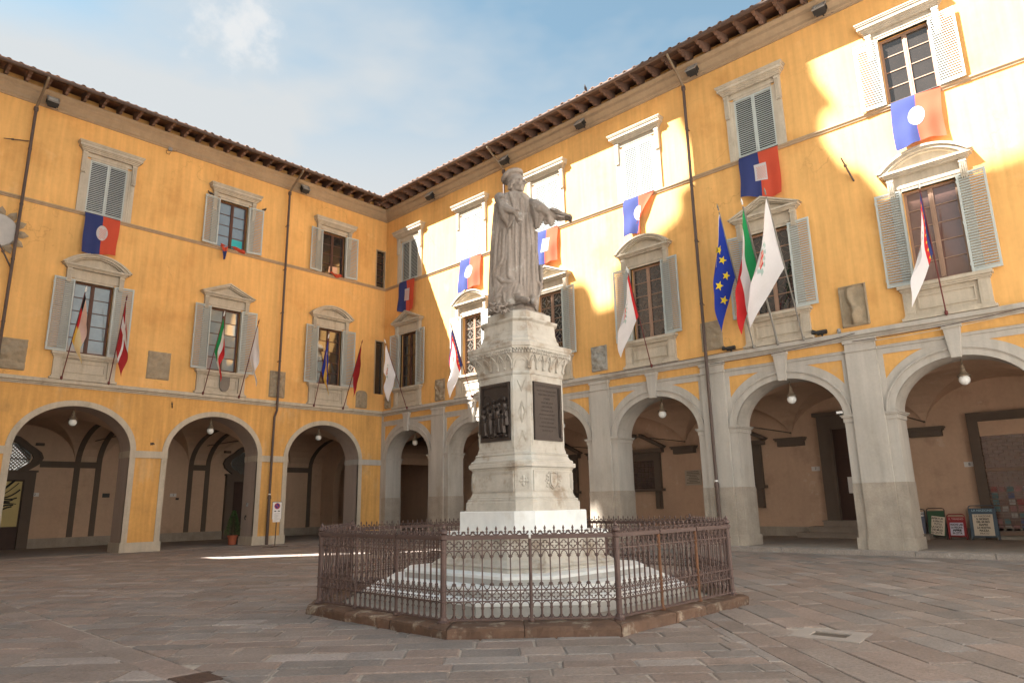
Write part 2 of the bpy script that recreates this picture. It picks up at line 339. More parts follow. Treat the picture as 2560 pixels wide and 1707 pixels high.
def surround_lower(seg):
    b = MB()
    for s in (-1, 1):
        def bx(xa, xb, *r): b.box(*sorted((s*xa, s*xb)), *r)
        bx(.70,.79,-.04,.10,7.58,10.48); bx(.79,.86,-.06,0,7.58,10.485)
        bx(.865,1.02,-.07,0,7.58,10.34); bx(.855,1.03,-.15,0,10.40,10.95)
        for k in range(3): bx(.875+.05*k,.905+.05*k,-.17,-.15,10.45,10.82)
        bx(.845,1.04,-.175,0,10.83,10.90)
        for k in range(3): bx(.865+.055*k,.90+.055*k,-.15,0,10.34,10.40)
        bx(.80,1.08,-.12,0,6.67,7.36); bx(.86,1.02,-.135,-.12,6.74,7.30)
    b.box(-.70,.70,-.04,.10,10.48,10.57); b.box(-.862,.862,-.06,0,10.572,10.65); b.box(-.85,.85,-.03,0,10.652,10.95)
    for z0, z1, d, h in ((10.952,11.0,.18,1.08),(11.0,11.04,.22,1.12),(11.04,11.11,.29,1.19)): b.box(-h,h,-d,0,z0,z1)
    def outl(half, top, n=14):
        base = 11.112
        if not seg: return [(-half,base),(0,top),(half,base)]
        hgt = top-base; R = (half*half+hgt*hgt)/(2*hgt); a = math.asin(half/R)
        return [(R*sin(-a+2*a*i/n), base+R*cos(-a+2*a*i/n)-R*cos(a)) for i in range(n+1)]
    for (h0,t0,h1,t1,d) in ((1.26,11.66,1.13,11.60,.33),(1.128,11.598,.98,11.52,.27),(.978,11.518,.90,11.475,.18)):
        o, i_ = outl(h0,t0), outl(h1,t1); n = len(o)
        vs = [(p[0],y,p[1]) for y in (-d,0) for q in (o,i_) for p in q]
        fs = []
        for k in range(n-1):
            fs += [(k,k+1,n+k+1,n+k),(2*n+k,3*n+k,3*n+k+1,2*n+k+1),(k,2*n+k,2*n+k+1,k+1),(n+k,n+k+1,3*n+k+1,3*n+k)]
        fs += [(0,n,3*n,2*n),(n-1,3*n-1,4*n-1,2*n-1)]
        b.add(vs, fs)
    b.extr(outl(.92,11.49), 'y', -.05, 0)
    b.box(-1.18,1.18,-.22,0,7.47,7.57); b.box(-.70,.70,-.02,.31,7.571,7.60); b.box(-1.13,1.13,-.17,0,7.41,7.468); b.box(-1.10,1.10,-.14,0,7.362,7.408)
    b.box(-.80,.80,-.04,0,6.67,7.36)
    for x0, x1, z0, z1 in ((-.72,.72,7.20,7.24),(-.72,.72,6.82,6.86),(-.72,-.68,6.862,7.198),(.68,.72,6.862,7.198)): b.box(x0,x1,-.075,-.04,z0,z1)
    b.box(-1.10,1.10,-.15,0,6.60,6.668); b.box(-1.16,1.16,-.20,0,6.515,6.598)
    return b.mesh('window_surround', TRIM)
SURU, SURT, SURS = surround_upper(), surround_lower(False), surround_lower(True)
def shutter_mesh(w, h, pitch=.078):
    b = MB(); t = .045
    b.box(0,.055,0,t,0,h); b.box(w-.055,w,0,t,0,h); b.box(.055,w-.055,0,t,0,.075); b.box(.055,w-.055,0,t,h-.06,h)
    n = int((h-.135)/pitch)
    for i in range(n):
        z = .075+(h-.135)*(i+.5)/n
        b.add([(x,y,z+dz) for x in (.055,w-.055) for (y,dz) in ((.003,-.024),(.007,-.028),(t-.003,.022),(t-.007,.026))],
              [(0,1,2,3),(4,7,6,5),(0,4,5,1),(1,5,6,2),(2,6,7,3),(3,7,4,0)])
    for z in (h*.08,h*.5,h*.92): b.box(-.015,.01,.0,t,z-.04,z+.04)
    return b.mesh('shutter', SHUT)
SHU, SHL = shutter_mesh(.70, 2.31), shutter_mesh(.72, 2.92)
SHUC = shutter_mesh(.698, 2.29)
def sash_mesh(w, h, rows, mat):
    b = MB(); pan = []
    b.box(-w,-w+.07,-.03,.05,0,h); b.box(w-.07,w,-.03,.05,0,h); b.box(-w+.07,w-.07,-.03,.05,h-.07,h); b.box(-w+.07,w-.07,-.03,.05,0,.09)
    b.box(-.065,.065,-.045,.05,.09,h-.07); b.box(-.018,.018,-.06,-.045,.09,h-.07)
    z0, z1 = .09, h-.07
    for s in (-1,1):
        xa, xb = sorted((s*.065, s*(w-.07)))
        for r in range(rows):
            za, zb = z0+(z1-z0)*r/rows, z0+(z1-z0)*(r+1)/rows
            if r: b.box(xa,xb,-.02,.03,za-.014,za+.014)
            pan.append((xa+.001, xb-.001, za+(.014 if r else 0), zb-(.014 if r < rows-1 else 0)))
    return b.mesh('sash', mat), pan
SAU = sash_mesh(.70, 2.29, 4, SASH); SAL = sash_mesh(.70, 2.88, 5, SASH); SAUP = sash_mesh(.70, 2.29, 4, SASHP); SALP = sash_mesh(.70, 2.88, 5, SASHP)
def pane_mesh(w, h, mat):
    b = MB(); b.box(-w/2,w/2,0,.006,-h/2,h/2); return b.mesh('pane', mat)
b = MB(); b.box(-.70,.70,0,.02,0,2.29); CLOSEP = b.mesh('pane', GLASS)
PC = {}
def leading_mesh(pan, mat):
    b = MB()
    for xa, xb, za, zb in pan:
        cx, cz, w, h = (xa+xb)/2, (za+zb)/2, xb-xa, zb-za
        R = min(w,h)*.30; ring_ = []
        for q in range(4):
            a0 = q*PI/2
            for k in range(5):
                t = k/5; p0 = (R*1.25*cos(a0), R*1.35*sin(a0)); p1 = (R*1.25*cos(a0+PI/2), R*1.35*sin(a0+PI/2))
                x = p0[0]*(1-t)+p1[0]*t; z = p0[1]*(1-t)+p1[1]*t; k2 = 1-.9*t*(1-t)*1.6
                ring_.append((cx+x*k2, 0, cz+z*k2))
        b.tube(ring_, .006, 3, closed=True)
        for sx in (-1,1):
            b.tube([(cx+sx*R*1.25,0,cz),(cx+sx*w*.5,0,cz)], .005, 3)
            b.tube([(cx,0,cz+sx*R*1.35),(cx,0,cz+sx*h*.5)], .005, 3)
            for sz in (-1,1): b.tube([(cx+sx*w*.5,0,cz+sz*h*.18),(cx+sx*w*.3,0,cz+sz*h*.38),(cx+sx*w*.12,0,cz+sz*h*.5)], .005, 3)
    return b.mesh('leading', mat)
LEAD = M('pale_lead_strip', (.42,.38,.32), .6, .1, 4, 0, .05, 30, 0, 5); LEADD = M('dull_lead_strip', (.20,.15,.125), .6, .1, 4, 0, .05, 30, 0, 5)
def add_window(root, cx, kind, open_, glassm, pale=False, lead=None, seg=False, ang=(3,4)):
    low = kind == 'L'; z0 = 7.60 if low else 13.40; h = 2.88 if low else 2.29
    w = put('window', (SURS if seg else SURT) if low else SURU, root, (cx,0,0))
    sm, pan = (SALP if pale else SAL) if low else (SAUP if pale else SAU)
    if open_:
        sh = SHL if low else SHU; ww = .72 if low else .70; zz = z0-.01
        put('shutter', sh, w, (-.705-ww*cos(rad(ang[0])), -.13-ww*sin(rad(ang[0])), zz), rad(ang[0]))
        put('shutter', sh, w, (.715, -.13, zz), -rad(ang[1]))
        put('sash', sm, w, (0,.17,z0))
        for i, (xa,xb,za,zb) in enumerate(pan):
            gm = glassm(i) if callable(glassm) else glassm
            key = (round(xb-xa,3), round(zb-za,3), gm.name)
            if key not in PC: PC[key] = pane_mesh(xb-xa, zb-za, gm)
            put('pane', PC[key], w, ((xa+xb)/2, .175, z0+(za+zb)/2), (rad(random.uniform(-.5,.5)), 0, rad(random.uniform(-.6,.6))))
        if lead: put('leading', leading_mesh(pan, lead), w, (0,.166,z0))
    else:
        put('shutter', SHUC, w, (-.70,-.03,z0)); put('shutter', SHUC, w, (.002,-.03,z0)); put('pane', CLOSEP, w, (0,.12,z0))
    return w
def hole(cx, kind): return (cx-.70, cx+.70, 7.60, 10.48) if kind == 'L' else (cx-.70, cx+.70, 13.40, 15.70)

# ---- upper walls
mb = MB(); NAR = [(-.70,-.06,13.33,15.56),(-.62,-.02,7.43,10.37)]
grid_wall(mb, AX0, AX1, ZB, 18.3, [hole(c,k) for c in AX for k in 'UL']+NAR); wallA = mb.build('wall', OCH, wingA)
mb = MB(); grid_wall(mb, BX0, BX1, ZB, 18.3, [hole(c,k) for c in BX for k in 'UL']); wallB = mb.build('wall', OCH, wingB)
for c, u, op, g, seg in zip(AX, 'SOO', (0,1,1), (GLASSC,GLASSC,GLASS), (1,0,1)):
    if u == 'S': add_window(wingA, c, 'U', False, None)
    else: add_window(wingA, c, 'U', True, GLASSB if c < -5 else (lambda i: GLASS), ang=(5,7))
    add_window(wingA, c, 'L', True, g, seg=bool(seg), ang=(4,6))
for i, c in enumerate(BX):
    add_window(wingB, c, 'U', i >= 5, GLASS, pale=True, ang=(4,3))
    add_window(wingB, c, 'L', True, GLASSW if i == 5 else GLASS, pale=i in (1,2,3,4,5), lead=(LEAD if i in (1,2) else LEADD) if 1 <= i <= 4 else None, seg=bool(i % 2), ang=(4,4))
for x0,x1,z0,z1 in NAR:                                         # slit windows in the corner
    b = MB(); b.box(x0,x0+.05,-.03,.1,z0,z1); b.box(x1-.05,x1,-.03,.1,z0,z1); b.box(x0+.05,x1-.05,-.03,.1,z1-.06,z1)
    w = b.build('window', CORN, wingA)
    b = MB(); b.box(x0+.05,x1-.05,.14,.16,z0+.01,z1-.06); b.build('pane', GLASS, w)
    if z0 > 10:
        for k in range(1,6): b = MB(); z = z0+(z1-z0)*k/6; b.box(x0+.05,x1-.05,.08,.11,z-.02,z+.02); b.build('bar', SASH, w)

# ---- mouldings
CP = [(.05,17.32),(-.05,17.32),(-.05,17.38),(-.11,17.42),(-.11,17.52),(-.17,17.60),(-.24,17.68),(-.24,17.80),(-.30,17.85),(-.34,17.90),(-.34,17.95),(.05,17.95)]
BP = [(.05,6.24),(-.05,6.24),(-.05,6.28),(-.09,6.31),(-.09,6.34),(-.17,6.37),(-.17,6.50),(.05,6.53)]
SP = [(.05,13.24),(-.04,13.24),(-.055,13.30),(-.09,13.32),(-.09,13.37),(.05,13.39)]
for nm, prof, mA, mB_ in (('cornice', CP, CORN, CORN), ('belt_course', BP, TRIM, GREY), ('string_course', SP, CORN, CORN)):
    b = MB(); mould(b, prof, AX0, AX1, 0, 1); b.build(nm, mA, wingA)
    b = MB(); mould(b, prof, BX0, BX1, -1, 0); b.build(nm, mB_, wingB)
# ---- eaves: soffit, brackets, gutter, roof and its edge tiles
SF = [(-.0,18.56),(-.0,18.50),(-1.29,18.00),(-1.29,18.06)]
BR = [(-.06,18.48),(-.06,18.00),(-.34,17.98),(-.42,17.93),(-.52,17.92),(-.58,18.00),(-.66,17.97),(-.76,17.97),(-.82,18.04),(-.90,18.00),(-.99,17.99),(-1.05,18.03),(-1.16,18.02),(-1.20,18.036)]
brm = MB(); brm.extr(BR, 'x', -.055, .055); BRM = brm.mesh('eave_bracket', WOODB)
tm = MB(); n = 7
for r0, r1 in ((.10,.09),):
    vs = []
    for y, z, r in ((-1.42,17.99,r0),(-.85,18.16,r1)):
        for k in range(n): a = PI*k/(n-1); vs += [(r*cos(a),y,z+r*sin(a)),((r-.018)*cos(a),y,z+(r-.018)*sin(a))]
    fs = []
    for k in range(n-1):
        o, q = 2*k, 2*n
        fs += [(o,o+2,q+o+2,q+o),(o+1,q+o+1,q+o+3,o+3),(o,o+1,o+3,o+2),(q+o,q+o+2,q+o+3,q+o+1)]
    tm.add(vs, fs)
TIM = tm.mesh('roof_tile', TILE)
for root, x0, x1, m0, m1, sp, first in ((wingA,AX0,AX1,0,1,.664,-20.2),(wingB,BX0,BX1,-1,0,.728,.55)):
    b = MB(); mould(b, SF, x0, x1, m0, m1); b.build('eave_soffit', WOODD, root)
    x = first
    while x < (x1 if m1 == 0 else -.5)-.1:
        if x > (0 if m0 == 0 else .35) or m0 == 0: put('eave_bracket', BRM, root, (x,0,0))
        x += sp
    b = MB(); ga, gb = x0-(m0*1.36), x1-(m1*1.36)
    GP = [(-1.36+.085*cos(PI*k/8), 17.99-.085*sin(PI*k/8)) for k in range(9)]+[(-1.36-.07*cos(PI*k/8), 17.992-.07*sin(PI*k/8)) for k in range(9)]
    mould(b, GP, x0, x1, m0, m1); b.build('gutter', PIPE, root)
    b = MB(); RP = [(-1.38,18.03),(-1.38,18.065),(3.2,19.5),(8.2,18.0),(8.2,17.9),(3.2,19.4)]
    mould(b, RP, x0-(.3 if m0 == 0 else 0), x1+(.3 if m1 == 0 else 0), m0, m1); rf = b.build('roof', TILE, root)
    x = x0+.1
    while x < x1-.1:
        ok = x < x1-1.45 if m1 else x > x0+1.45
        if ok: put('roof_tile', TIM, rf, (x+random.uniform(-.02,.02), random.uniform(-.02,.02), random.uniform(-.008,.012)), (0,0,rad(random.uniform(-2.5,2.5))))
        x += .40
# ---- bodies (light tight)
b = MB(); b.box(AX0,6.3,7.95,8.2,0,18.2); b.box(AX0,AX0+.25,.33,7.95,0,18.2); b.box(AX0+.25,6.3,.36,7.95,17.5,17.7); b.box(AX0+.25,6.3,1.21,7.95,5.85,6.15); b.build('back_wall', LOGW, wingA)
b = MB(); b.box(-8.2,BX1,6.35,6.6,0,18.2); b.box(BX1-.25,BX1,.36,6.35,0,18.2); b.box(.4,BX1-.25,.36,6.35,17.5,17.7); b.box(.4,BX1-.25,.97,6.35,5.85,6.15); b.build('back_wall', LOGB, wingB)

# ---- left wing ground floor
aA, zsA, riA = 1.98, 3.86, 1.70
f, j = MB(), MB(); arcade(f, j, AX, aA, zsA, riA, AX0, AX1, ZB, 1.2)
f.build('arcade_wall', OCHW, wingA); j.build('arcade_soffit', JAMB, wingA)
b = MB()
for c in AX:
    b = MB(); ring(b, c, aA, zsA, riA, 0, .215, -.03, .10, .38); b.build('archivolt', TRIM, wingA)
for l, r in ((-17.65,-16.24),(-12.28,-10.85),(-6.89,-5.40),(-1.44,-.05)):
    b = MB(); b.box(l-.02,r+.02,-.05,.06,3.69,3.95); b.box(l-.02,l+.05,.06,1.22,3.69,3.95); b.box(r-.05,r+.02,.06,1.22,3.69,3.95); b.box(l-.03,r+.03,-.06,.06,3.67,3.70); b.build('pier_cap', TRIM if r < -2 else GREY, wingA)
    b = MB(); b.box(l-.05,r+.05,-.07,1.25,-.02,.38); b.build('plinth', DADO if r > -2 else TRIM, wingA)
    b = MB(); b.box(l+.36,r-.36,-.012,.01,.38,1.9-.5*random.random()); 
# loggia inside
def groin(mb, xa, xb, ya, yb, zs, rise, n=16):
    vs = []
    for i in range(n+1):
        for k in range(n+1):
            u, v = -cos(PI*i/n), -cos(PI*k/n)
            z = zs+rise*max(math.sqrt(max(0,1-u*u)), math.sqrt(max(0,1-v*v)))
            vs.append((xa+(xb-xa)*(u+1)/2, ya+(yb-ya)*(v+1)/2, z))
    mb.add(vs, [t for i in range(n) for k in range(n) for t in (((i*(n+1)+k,(i+1)*(n+1)+k,(i+1)*(n+1)+k+1),(i*(n+1)+k,(i+1)*(n+1)+k+1,i*(n+1)+k+1)) if (i < n/2) == (k < n/2) else ((i*(n+1)+k,(i+1)*(n+1)+k,i*(n+1)+k+1),((i+1)*(n+1)+k,(i+1)*(n+1)+k+1,i*(n+1)+k+1)))])
def cross_arch(mb, x0, x1, ya, yb, zs, rise, t=.04, n=18):
    """strip on the vault's underside crossing the loggia, with a leg down the back wall"""
    pts = [((ya+yb)/2-(yb-ya)/2*cos(PI*i/n), zs+rise*sin(PI*i/n)) for i in range(n+1)]
    c = ((ya+yb)/2, zs); vs = []
    for y, z in pts:
        s = 1-t/1.75
        for x in (x0, x1): vs += [(x,y,z), (x, c[0]+(y-c[0])*(1-t/3.4), c[1]+(z-c[1])*s-t*.3)]
    fs = []
    for k in range(n): fs += [(4*k+1,4*k+3,4*k+7,4*k+5),(4*k,4*k+1,4*k+5,4*k+4),(4*k+2,4*k+6,4*k+7,4*k+3)]
    mb.add(vs, fs)
b = MB()
for xa, xb in ((-20.4,-17.6),(-16.4,-12.1),(-10.93,-6.73),(-5.56,-.8)): groin(b, xa, xb, 1.2, 7.95, 3.85, 1.72)
for xa, xb in ((-17.6,-16.4),(-12.1,-10.93),(-6.73,-5.56),(-.8,6.3)):
    n = 16; P = [(4.575-3.375*cos(PI*i/n), 3.85+1.72*sin(PI*i/n)) for i in range(n+1)]
    for p, q in zip(P, P[1:]): b.quad((xa,*p),(xb,*p),(xb,*q),(xa,*q))
b.build('loggia_vault', LOGW, wingA, smooth=False)
for xl in (-12.09,-11.17,-6.73,-5.83,.40):
    b = MB(); cross_arch(b, xl, xl+.24, 1.2, 7.95, 3.85, 1.72); b.box(xl,xl+.24,7.90,7.96,.45,3.86); b.build('vault_rib', RIB, wingA)
for x0, x1 in ((-13.5,-12.09),(-11.85,-11.17),(-6.49,-5.83),(-2.2,.40)):
    b = MB(); b.box(x0,x1,7.905,7.96,3.64,3.93); b.build('wall_band', RIB, wingA)
b = MB(); b.box(-20.1,6.3,7.88,7.96,0,.44); b.build('dado', DADO, wingA)
b = MB(); b.box(AX0+.25,6.3,.02,7.96,-.1,.012); b.build('loggia_floor', FLOOR, wingA)
# cross wall with an arch closing the corner bay
b = MB(); 
w0, w1 = 2.6, 6.6; pa = [((w0+w1)/2-(w1-w0)/2*cos(PI*i/14), 2.9+1.9*sin(PI*i/14)) for i in range(15)]
for (ya,za),(yb,zb) in zip(pa, pa[1:]):
    for x in (1.35,1.75): b.quad((x,ya,za),(x,yb,zb),(x,yb,5.8),(x,ya,5.8))
    b.quad((1.35,ya,za),(1.75,ya,za),(1.75,yb,zb),(1.35,yb,zb))
for y0, y1 in ((.95,w0),(w1,7.95)): b.box(1.35,1.75,y0,y1,0,5.8)
b.build('passage_wall', LOGW, wingA)
# doors under the left arcade: stone frame, oval grille, door leaf
def oval_door(cx, poster):
    b = MB(); y = 7.96
    for s in (-1,1): b.box(*sorted((cx+s*.72,cx+s*1.14)),7.72,y,0,3.05)
    b.box(cx-1.14,cx+1.14,7.72,y,3.05,3.40); b.box(cx-1.2,cx+1.2,7.66,y,3.40,3.48)
    # oval window surround above the door
    n = 24
    for (r0,r1,d) in ((1.0,1.28,.16),(1.28,1.40,.22)):
        vs = []
        for i in range(n):
            a = 2*PI*i/n; k = 1+.10*cos(4*a)
            for r in (r0,r1):
                for yy in (y-d,y): vs.append((cx+r*k*cos(a)*.88, yy, 4.05+r*k*sin(a)*.66))
        b.add(vs, [(4*i+q0,4*i+q1,4*((i+1)%n)+q1,4*((i+1)%n)+q0) for i in range(n) for q0,q1 in ((0,2),(2,3),(3,1),(1,0))])
    for s in (-1,1): b.box(*sorted((cx+s*1.0,cx+s*1.32)),7.76,y,4.62,4.74)
    d = b.build('door', RIB, wingA)
    b = MB(); b.box(cx-.72,cx+.72,7.86,7.93,.02,3.05)
    for s in (-1,1):
        for z0,z1 in ((.15,.95),(1.1,1.9),(2.05,2.95)): b.box(*sorted((cx+s*.08,cx+s*.62)),7.835,7.86,z0,z1)
    b.build('door_leaf', DOORW, d)
    b = MB()
    for k in range(-6,7):
        for sg in (-1,1):
            pts = []
            for i in range(2):
                pass
            x0 = k*.3
            P = [(x0+sg*t*.62, t*.62) for t in (-1,1)]
            # clip to the oval
            q = []
            for i in range(21):
                t = -1+i*.1; x, z = x0*.5+sg*t*.8, t*.8
                if (x/.84)**2+(z/.62)**2 < 1: q.append((cx+x,7.87,4.05+z))
            if len(q) > 1: b.tube([q[0],q[-1]], .018, 4)
    b.tube([(cx-.85,7.86,4.0),(cx+.85,7.86,4.0)], .025, 4)
    b.build('grille', RIB, d)
    b = MB(); b.add([(cx+.88*cos(2*PI*i/24),7.91,4.05+.66*sin(2*PI*i/24)) for i in range(24)], [tuple(range(24))]); b.build('fanlight', GLASSC, d)
    return d
d1 = oval_door(-14.78, True); oval_door(-3.55, False)
b = MB(); b.box(-15.4,-14.12,7.80,7.835,1.0,2.98); p = b.build('poster', M('yellow_poster_print', (.55,.44,.19), .6, .05, 2), d1)
b = MB(); rr = random.Random(3)
for k in range(9):
    z0 = 1.35+k*.17; x = -14.95+rr.uniform(-.3,.1); pts = [(x+t*.75, 7.795, z0+.22*sin(2.2*t+k*.6)+t*.35) for t in (0,.2,.4,.6,.8,1)]; b.tube([q for q in pts if q[0] < -14.14], rr.uniform(.014,.05), 4)
b.build('poster_drawing', INK, d1)

# ---- right wing ground floor
aB, zsB, riB = 1.72, 3.96, 1.40
f, j = MB(), MB(); arcade(f, j, BX, aB, zsB, riB, BX0, BX1, ZB, .95)
f.build('arcade_wall', OCHD, wingB); j.build('arcade_soffit', GREY, wingB)
PIL = [4.62, 9.48, 14.35, 19.19, 24.05, 28.9, 33.75]
lefts = [.0]+[p+.43 for p in PIL]; rights = [p-.43 for p in PIL]
for i, c in enumerate(BX):
    l, r = lefts[i], rights[i]
    if i == 0: l = .12
    b = MB(); ring(b, c, aB, zsB, riB, .0, .25, -.035, .08, 4.0); ring(b, c, aB, zsB, riB, .20, .245, -.075, -.036, 4.02); ring(b, c, aB, zsB, riB, .165, .195, -.05, -.036, 4.02); b.build('archivolt', GREY, wingB)
    # grey field: rail, side strips and the band that follows the arch
    b = MB(); b.box(l+.001,r-.001,-.025,.08,5.70,5.872)
    b.box(l+.001,l+.15,-.0252,.08,4.0,5.699); b.box(r-.15,r-.001,-.0252,.08,4.0,5.699); b.build('arcade_field', GREY, wingB)
    b = MB(); ring(b, c, aB, zsB, riB, .252, .47, -.020, .08, None); b.build('arch_band', GREY, wingB)
    b = MB(); b.box(l+.001,r-.001,-.055,.08,5.875,5.935); b.box(l+.001,r-.001,-.07,.08,5.935,5.955); b.build('fillet', GREY, wingB)
    b = MB(); b.add([(c+x,y,z) for y in (-.16,0) for x,z in ((-.115,5.30),(.115,5.30),(.21,6.14),(-.21,6.14))], [(0,1,2,3),(4,7,6,5),(0,4,5,1),(1,5,6,2),(2,6,7,3),(3,7,4,0)]); b.box(c-.24,c+.24,-.18,0,6.141,6.238); b.build('keystone', GREY, wingB)
    for s in (-1, 1):
        e = c+s*aB; o = (r if s > 0 else l)
        b = MB(); x0, x1 = sorted((e-s*.001,o)); b.box(x0,x1,-.035,.06,.45,3.79); b.build('jamb_strip', GREY if s < 0 else GREY, wingB)
        b = MB(); x0, x1 = sorted((e-s*.03,o)); b.box(x0,x1,-.06,.97,3.79,3.93); x0, x1 = sorted((e-s*.07,o)); b.box(x0,x1,-.10,1.01,3.93,3.975); x0, x1 = sorted((e-s*.10,o)); b.box(x0,x1,-.12,1.03,3.975,4.01); b.build('impost', GREY, wingB)
        b = MB(); x0, x1 = sorted((e-s*.012,o)); b.box(x0,x1,-.045,.962,.45,2.0); b.build('jamb_dado', DADO, wingB)
        b = MB(); x0, x1 = sorted((e-s*.06,o)); b.box(x0,x1,-.10,1.0,-.02,.46); b.build('plinth', DADO, wingB)
for p in PIL:
    b = MB(); b.box(p-.43,p+.43,-.12,.05,2.0,5.87); b.build('pilaster', GREY, wingB)
    b = MB(); b.box(p-.46,p+.46,-.15,.05,5.872,5.94); b.box(p-.43,p+.43,-.125,.05,5.94,6.14); b.box(p-.47,p+.47,-.16,.05,6.14,6.238); b.build('pilaster_cap', GREY, wingB)
    b = MB(); b.box(p-.432,p+.432,-.122,.05,.45,1.998); b.build('pilaster_dado', DADO, wingB)
    b = MB(); b.box(p-.46,p+.46,-.17,.05,-.02,.46); b.build('plinth', DADO, wingB)
    b = MB(); b.box(p-.52,p+.52,6.10,6.36,3.66,3.86); b.box(p-.58,p+.58,6.02,6.36,3.86,3.93); b.box(p-.62,p+.62,5.98,6.36,3.93,3.99); b.build('vault_corbel', RIB, wingB)
b = MB(); b.box(.002,.12,-.05,.05,.0,6.238); b.build('pilaster', GREY, wingB)
b = MB(); YB = 6.35
ed = [-.6]+PIL
for xa, xb in zip(ed, ed[1:]): groin(b, xa, xb, .95, YB, 3.9, 1.62)
b.build('loggia_vault', LOGB, wingB)
b = MB(); b.box(-8,BX1,6.30,6.37,0,.50); b.build('dado', DADO, wingB)
b = MB(); b.box(.05,BX1-.25,-.05,6.34,-.1,.135); b.build('loggia_floor', FLOOR, wingB)
# barred windows under the right arcade
for c in BX[1:4]:
    b = MB()
    for s in (-1,1): b.box(*sorted((c+s*.80,c+s*1.12)),6.18,6.36,2.15,3.80); b.box(*sorted((c+s*.86,c+s*1.08)),6.08,6.36,1.25,2.03)
    b.box(c-.80,c+.80,6.18,6.36,3.45,3.80); b.box(c-1.25,c+1.25,6.04,6.36,2.03,2.15); b.box(c-1.3,c+1.3,6.02,6.36,3.80,3.98)
    for s in (-1,1): b.add([(c+s*x,y,z) for y in (6.04,6.36) for x,z in ((1.32,3.98),(.15,4.55),(.15,4.72),(1.45,4.06))], [(0,1,2,3),(4,7,6,5),(0,4,5,1),(1,5,6,2),(2,6,7,3),(3,7,4,0)])
    w = b.build('window', RIB, wingB)
    b = MB(); b.box(c-.80,c+.80,6.27,6.29,2.15,3.45); b.build('pane', glass('dusty_dark_glass', (.075,.05,.05), .25), w)
    b = MB()
    for k in range(8): b.tube([(c-.7+.2*k,6.17,2.15),(c-.7+.2*k,6.17,3.45)], .012, 4)
    for k in range(6): b.tube([(c-.8,6.165,2.25+.22*k),(c+.8,6.165,2.25+.22*k)], .012, 4)
    b.build('grille', RIB, w)
# wooden door with steps, bay five
c = 21.62
b = MB()
for s in (-1,1): b.box(*sorted((c+s*.80,c+s*1.30)),6.12,6.36,.75,4.2); b.box(*sorted((c+s*.80,c+s*.88)),6.06,6.12,.75,4.2)
b.box(c-1.30,c+1.30,6.12,6.36,4.2,4.72); b.box(c-1.42,c+1.42,6.0,6.36,4.72,4.86); 
d = b.build('door', RIB, wingB)
b = MB(); b.box(c-.80,c+.80,6.30,6.34,.75,4.2)
for s in (-1,1):
    for z0,z1 in ((.9,1.7),(1.85,2.95),(3.1,4.05)): b.box(*sorted((c+s*.1,c+s*.7)),6.275,6.30,z0,z1); b.box(*sorted((c+s*.2,c+s*.6)),6.26,6.275,z0+.12,z1-.12)
b.build('door_leaf', DOORW, d)
b = MB(); b.box(c-.42,c-.02,6.22,6.235,1.75,2.35); b.build('notice', PAPER, d)
for k,(ex,dz0,dz1) in enumerate(((2.25,.135,.32),(1.85,.32,.53),(1.42,.53,.75))):
    b = MB(); b.box(c-ex,c+ex,6.35-(.95-.3*k),6.34,dz0,dz1-.045); b.box(c-ex-.03,c+ex+.03,6.35-(.98-.3*k),6.34,dz1-.045,dz1); b.build('step', FLOOR, wingB)
# shop front with roller grille, bay six
c = 26.62
b = MB()
for s in (-1,1): b.box(*sorted((c+s*.95,c+s*1.26)),6.16,6.36,.135,4.05)
b.box(c-1.26,c+1.26,6.16,6.36,4.05,4.36)
sf = b.build('shop_front', RIB, wingB)
b = MB(); b.box(c-.95,c+.95,6.24,6.30,3.55,4.05); b.build('fascia', LOGB, sf)
b = MB(); b.box(c-.95,c+.95,6.32,6.34,.3,3.55); b.build('pane', GLASSW, sf)
mg = [M('magazine_cover_%s' % n, col, .5, .2, 9, 0, .2, 30, 0, 5) for n, col in (('red',(.28,.06,.06)),('teal',(.10,.19,.20)),('white',(.42,.40,.38)),('blue',(.09,.11,.20)),('pink',(.33,.17,.17)))]
b = MB(); rr = random.Random(5)
for r in range(7):
    for q in range(8):
        b.cur = rr.randrange(5); x = c-.9+.225*q; z = .42+.21*r
        if rr.random() < .85: b.box(x,x+.17,6.30,6.32,z,z+.17)
b.build('magazines', mg, sf)
b = MB()
pit = .115; nr = 27
for r in range(nr):
    z = .42+pit*r; b.box(c-.95,c+.95,6.225,6.235,z-.008,z+.008)
    for q in range(7):
        x = c-.95+.29*q+(.145 if r % 2 else 0)
        if x < c+.93: b.box(x-.007,x+.007,6.225,6.235,z+.008,z+pit-.008)
b.box(c-.95,c+.95,6.20,6.235,2.35,2.46); b.box(c-.95,c+.95,6.20,6.24,.28,.40)
b.build('roller_grille', M('brown_roller_metal', (.23,.155,.115), .5, .15, 4, 0, .1, 30, 0, 5, .4, metal=.3), sf)
